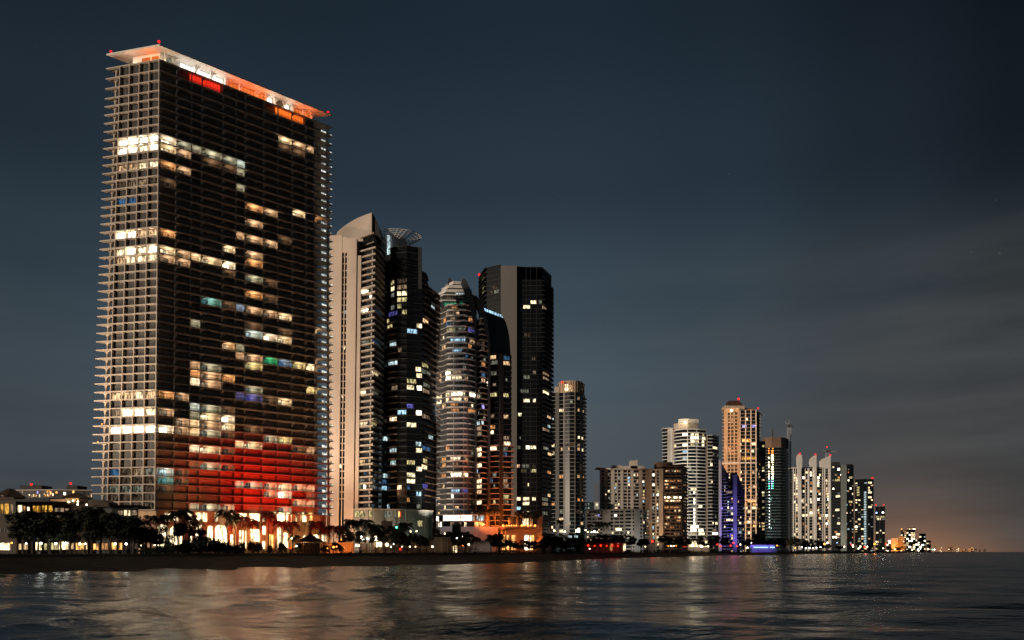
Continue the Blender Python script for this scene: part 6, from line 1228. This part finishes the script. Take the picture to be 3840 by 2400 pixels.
# beach pavilion with the red lamps
def hut(name, label, cat, p0, p1, Y, top, eave, posts, roofmat='roof_tile', hip=True, base=3.3):
    r = empty(name, (wx((p0 + p1) / 2, Y), Y, base), label, cat); X0, X1 = wx(p0, Y), wx(p1, Y); ze, zt = wz(eave, Y), wz(top, Y); c = (X0 + X1) / 2; w_ = (X1 - X0) / 2; d = min(w_, 4)
    mb = MB(); k = .08 if hip else .8
    mb.prism([(X0, Y - d), (X1, Y - d), (X1, Y + d), (X0, Y + d)], ze, zt, top=[(c - w_ * k, Y - d * .1), (c + w_ * k, Y - d * .1), (c + w_ * k, Y + d * .1), (c - w_ * k, Y + d * .1)]); mb.build('roof', roofmat, r)
    for i in range(posts):
        for yy in (-.8, .8): x = X0 + .3 + (X1 - X0 - .6) * i / (posts - 1); mb = MB(); mb.bar((x, Y + d * yy, base), (x, Y + d * yy, ze + .02), .12, 6); mb.build('post', 'bark', r)
    return r, X0, X1, ze, zt, d
r, X0, X1, ze, zt, d = hut('beach_pavilion', 'long low beach pavilion glowing red behind a row of red lamps', 'pavilion', 2190, 2346, 488, 2026, 2036, 9, hip=False)
mb = MB(); mb.box(X0 + .3, X1 - .3, 491.5, 491.8, 3.3, ze - .05); mb.build('back_wall', 'beige_dark', r)
for px, c in ((2340, 'crm'), (2290, 'org')): mb = MB(); x = wx(px, 488); mb.box(x, x + 1.6, 491.2, 491.45, 4.6, ze - .5); mb.build('doorway', 'lit_' + c, r)
r, X0, X1, ze, zt, d = hut('gazebo', 'dark gazebo with a pointed pagoda roof before the orange-lit right end of the lobby', 'gazebo', 1122, 1208, 268, 2004, 2032, 4)
mb = MB(); c = (X0 + X1) / 2; mb.prism([(c - .9, 267.1), (c + .9, 267.1), (c + .9, 268.9), (c - .9, 268.9)], zt - .9, zt + .9, top=[(c - .1, 267.9), (c + .1, 267.9), (c + .1, 268.1), (c - .1, 268.1)]); mb.build('finial', 'roof_tile', r)
mb = MB(); mb.box(X0 + 1.6, X1 - 1.2, 268.5, 270, 3.3, ze - .3); mb.build('bar_counter', 'brown_wall', r)
r = empty('dome_kiosk', (wx(1712, 432), 432, 3.3), 'small dark faceted dome standing above the palms before the pinkish terrace wall', 'kiosk')
mb = MB(); c = wx(1712, 432); rr = 2.55
rings = [(3.3, 1.0), (wz(1978, 432), 1.0), (wz(1968, 432), .94), (wz(1962, 432), .66), (wz(1959.5, 432), .25)]
for i in range(len(rings) - 1):
    for j in range(8):
        a0, a1 = 2 * math.pi * j / 8, 2 * math.pi * (j + 1) / 8; (z0_, s0), (z1_, s1) = rings[i], rings[i + 1]
        mb.face([(c + rr * s0 * math.cos(a0), 432 + rr * s0 * math.sin(a0), z0_), (c + rr * s0 * math.cos(a1), 432 + rr * s0 * math.sin(a1), z0_), (c + rr * s1 * math.cos(a1), 432 + rr * s1 * math.sin(a1), z1_), (c + rr * s1 * math.cos(a0), 432 + rr * s1 * math.sin(a0), z1_)])
mb.face([(c + rr * .25 * math.cos(2 * math.pi * j / 8), 432 + rr * .25 * math.sin(2 * math.pi * j / 8), rings[-1][0]) for j in range(8)]); mb.build('dome', 'dark_wall', r)
# violet beach bar with its string of small lights
r, X0, X1, ze, zt, d = hut('violet_beach_bar', 'beach bar glowing violet with a string of tiny pale blue bulbs', 'beach bar', 2814, 2912, 850, 2034, 2043, 8, hip=False)
mb = MB(); mb.box(X0 + .4, X1 - .4, 846.6, 847.0, 3.3, wz(2056, 847)); mb.build('bar_front', 'pale_wall', r); mb = MB(); mb.box(X0 + .4, X1 - .4, 853, 853.4, 3.3, ze - .05); mb.build('back_wall', 'pale_wall', r)
for i in range(22):
    if i in (15, 16): continue
    px = 2828 + i * 3.6; mb = MB(); mb.ball((wx(px, 846), 846.1, wz(2052.5, 846) + .12 * math.sin(i * 1.7)), .42, 6, 4); mb.build('bulb', 'sign_light', r)
for px in (2830, 2862, 2895): point('violet_light', (wx(px, 849), 849, ze - .7), 2600, (.20, .12, 1), .4); point('violet_light', (wx(px, 838), 838, 7), 1300, (.20, .12, 1), .4)
# lit garden walls and screens behind the trees
def wall_thing(name, label, cat, p0, p1, Y, top, mat, bars=0, base=3.3, dep=.5):
    r = empty(name, (wx((p0 + p1) / 2, Y), Y, base), label, cat); mb = MB(); mb.box(wx(p0, Y), wx(p1, Y), Y, Y + dep, base, wz(top, Y)); mb.build('panel', mat, r)
    mb = MB(); mb.box(wx(p0, Y) - .1, wx(p1, Y) + .1, Y - .1, Y + dep + .1, wz(top, Y) + .003, wz(top, Y) + .25); mb.build('coping', 'grey_wall', r)
    for i in range(bars): x = wx(p0 + (p1 - p0) * (i + .5) / bars, Y); mb = MB(); mb.box(x - .2, x + .2, Y - .3, Y - .004, base, wz(top, Y) - .02); mb.build('pillar', 'grey_wall', r)
    return r
wall_thing('garden_wall', 'dim brown garden wall behind the dark trees before the concrete fin tower', 'wall', 1478, 1690, 372, 2016, 'beige_dark', 9)
wall_thing('garden_wall', 'pale lit garden wall with pillars right of the dome kiosk', 'wall', 1700, 1846, 428, 2026, 'pale_wall', 8)
wall_thing('garden_wall', 'pinkish slanted garden wall among palms before the concrete fin tower', 'wall', 1430, 1472, 366, 1956, 'concrete', 0)
r = wall_thing('pool_bar', 'white-lit pool bar under the palms before the concrete fin tower', 'bar', 1396, 1446, 358, 2008, 'warm_wall', 5)
for p0, p1, ya, yb in ((1354, 1364, 2022, 2012), (1368, 1378, 2024, 2014), (1384, 1420, 2028, 2010), (1408, 1432, 2050, 2034)):
    pass
for p0, p1, ya, yb, c in ((1398, 1420, 2028, 2012, 'wht'), (1408, 1431, 2050, 2034, 'wht'), (1424, 1436, 2026, 2016, 'crm')):
    Y = 357.6; mb = MB(); mb.box(wx(p0, Y), wx(p1, Y), Y, Y + .3, wz(ya, Y), wz(yb, Y)); mb.build('lit_opening', 'lit_' + c, r)
r = wall_thing('pool_bar', 'low white-lamped pool house left of the white-lit pool bar', 'bar', 1346, 1388, 356, 2010, 'warm_wall', 4)
for i in range(6): mb = MB(); px = 1351 + i * 6.4; mb.ball((wx(px, 355), 355.4, wz(2020 + (i % 2) * 3, 355)), .34); mb.build('wall_lamp', 'lamp_white', r)
r = wall_thing('entrance_hut', 'small cream-lit entrance hut with a slanting yellow stair light right of the dome kiosk', 'hut', 1697, 1716, 422, 2036, 'warm_wall', 2)
mb = MB(); mb.box(wx(1699, 421.6), wx(1714, 421.6), 421.5, 421.95, 3.6, wz(2040, 421.6)); mb.build('lit_opening', 'lit_crm', r)
mb = MB(); mb.bar((wx(1724, 421), 421, wz(2038, 421)), (wx(1740, 421), 421, wz(2048, 421)), .3); mb.build('stair_light', 'lamp_orange', r)
for px, w_, nm in ((2137, 13, 'left'), (2160, 13, 'right')):
    r = empty('screen_sign', (wx(px, 545), 545, 3.3), f'small pale screen on a post below the round tower, {nm} of the two', 'sign')
    Y = 535; mb = MB(); mb.box(wx(px - w_ / 2, Y), wx(px + w_ / 2, Y), Y, Y + .3, wz(2016, Y), wz(2008, Y)); mb.build('screen', 'lit_cool', r); mb = MB(); mb.bar((wx(px, Y), Y + .2, 3.2), (wx(px, Y), Y + .2, wz(2016, Y) + .02), .12); mb.build('post', 'dark_steel', r)
# white swirling stair by the red lamp
r = empty('curved_stair', (wx(2450, 566), 566, 3.3), 'white curving ramp beside the single red lamp right of the low grey block', 'ramp')
mb = MB(); pts = [(2434, 2048), (2444, 2044), (2456, 2044), (2466, 2040), (2466, 2035), (2456, 2033), (2444, 2035), (2436, 2032)]
for i in range(len(pts) - 1): a, b = pts[i], pts[i + 1]; mb.bar((wx(a[0], 566), 566 + i * .5, wz(a[1], 566)), (wx(b[0], 566), 566 + i * .5 + .5, wz(b[1], 566)), .42)
mb.build('ramp', 'white_paint', r); mb = MB(); mb.bar((wx(2450, 566), 568, 3.2), (wx(2450, 566), 568, wz(2036, 566)), .6, 8); mb.build('support', 'grey_wall', r)
point('ramp_light', (wx(2450, 558), 558, 7), 260, (1, .85, .85), .4)
for px, Y, z, po, c in ((1770, 418, 7, 260, (1, .75, .55)), (1820, 420, 7, 260, (1, .75, .6)), (1560, 362, 7, 120, (1, .7, .4)), (1640, 366, 7, 100, (1, .7, .4)), (1448, 356, 12, 500, (1, .5, .28)), (1372, 348, 8, 180, (1, .8, .7))): point('garden_light', (wx(px, Y), Y, z), po, c, .4)
# a buoy-like white marker on the sand at the left
r = empty('beach_post', (wx(145, 186), 186, 2.0), 'short pale post standing alone on the dark sand at the left', 'post')
mb = MB(); x = wx(145, 186); mb.bar((x, 186, 1.6), (x + .25, 186, wz(2071, 186)), .16, 7, .12); mb.ball((x + .27, 186, wz(2071, 186)), .2); mb.build('shaft', 'slab_grey', r)

r = wall_thing('pool_terrace', 'orange-lit pool terrace wall right of the gazebo', 'wall', 1206, 1326, 296, 2036, 'warm_wall', 7)
for px in (1216, 1236, 1256, 1276, 1296, 1316): point('terrace_light', (wx(px, 291), 291, 4.6), 420, (1, .26, .05), .3)
for px, Y, po, c in ((870, 250, 260, (1, .5, .2)), (950, 256, 300, (1, .42, .16)), (1040, 262, 300, (1, .4, .14)), (1120, 272, 300, (1, .4, .14)), (1330, 344, 500, (1, .45, .18)), (1410, 346, 600, (1, .55, .3)), (1500, 350, 500, (1, .5, .22)), (1640, 412, 500, (1, .55, .25)), (2250, 470, 500, (1, .06, .02)), (2500, 570, 900, (1, .5, .2)), (2600, 625, 1200, (1, .55, .25)), (2700, 690, 1200, (1, .3, .1))):
    point('path_light', (wx(px, Y), Y - 4, 4.5), po, c, .4)
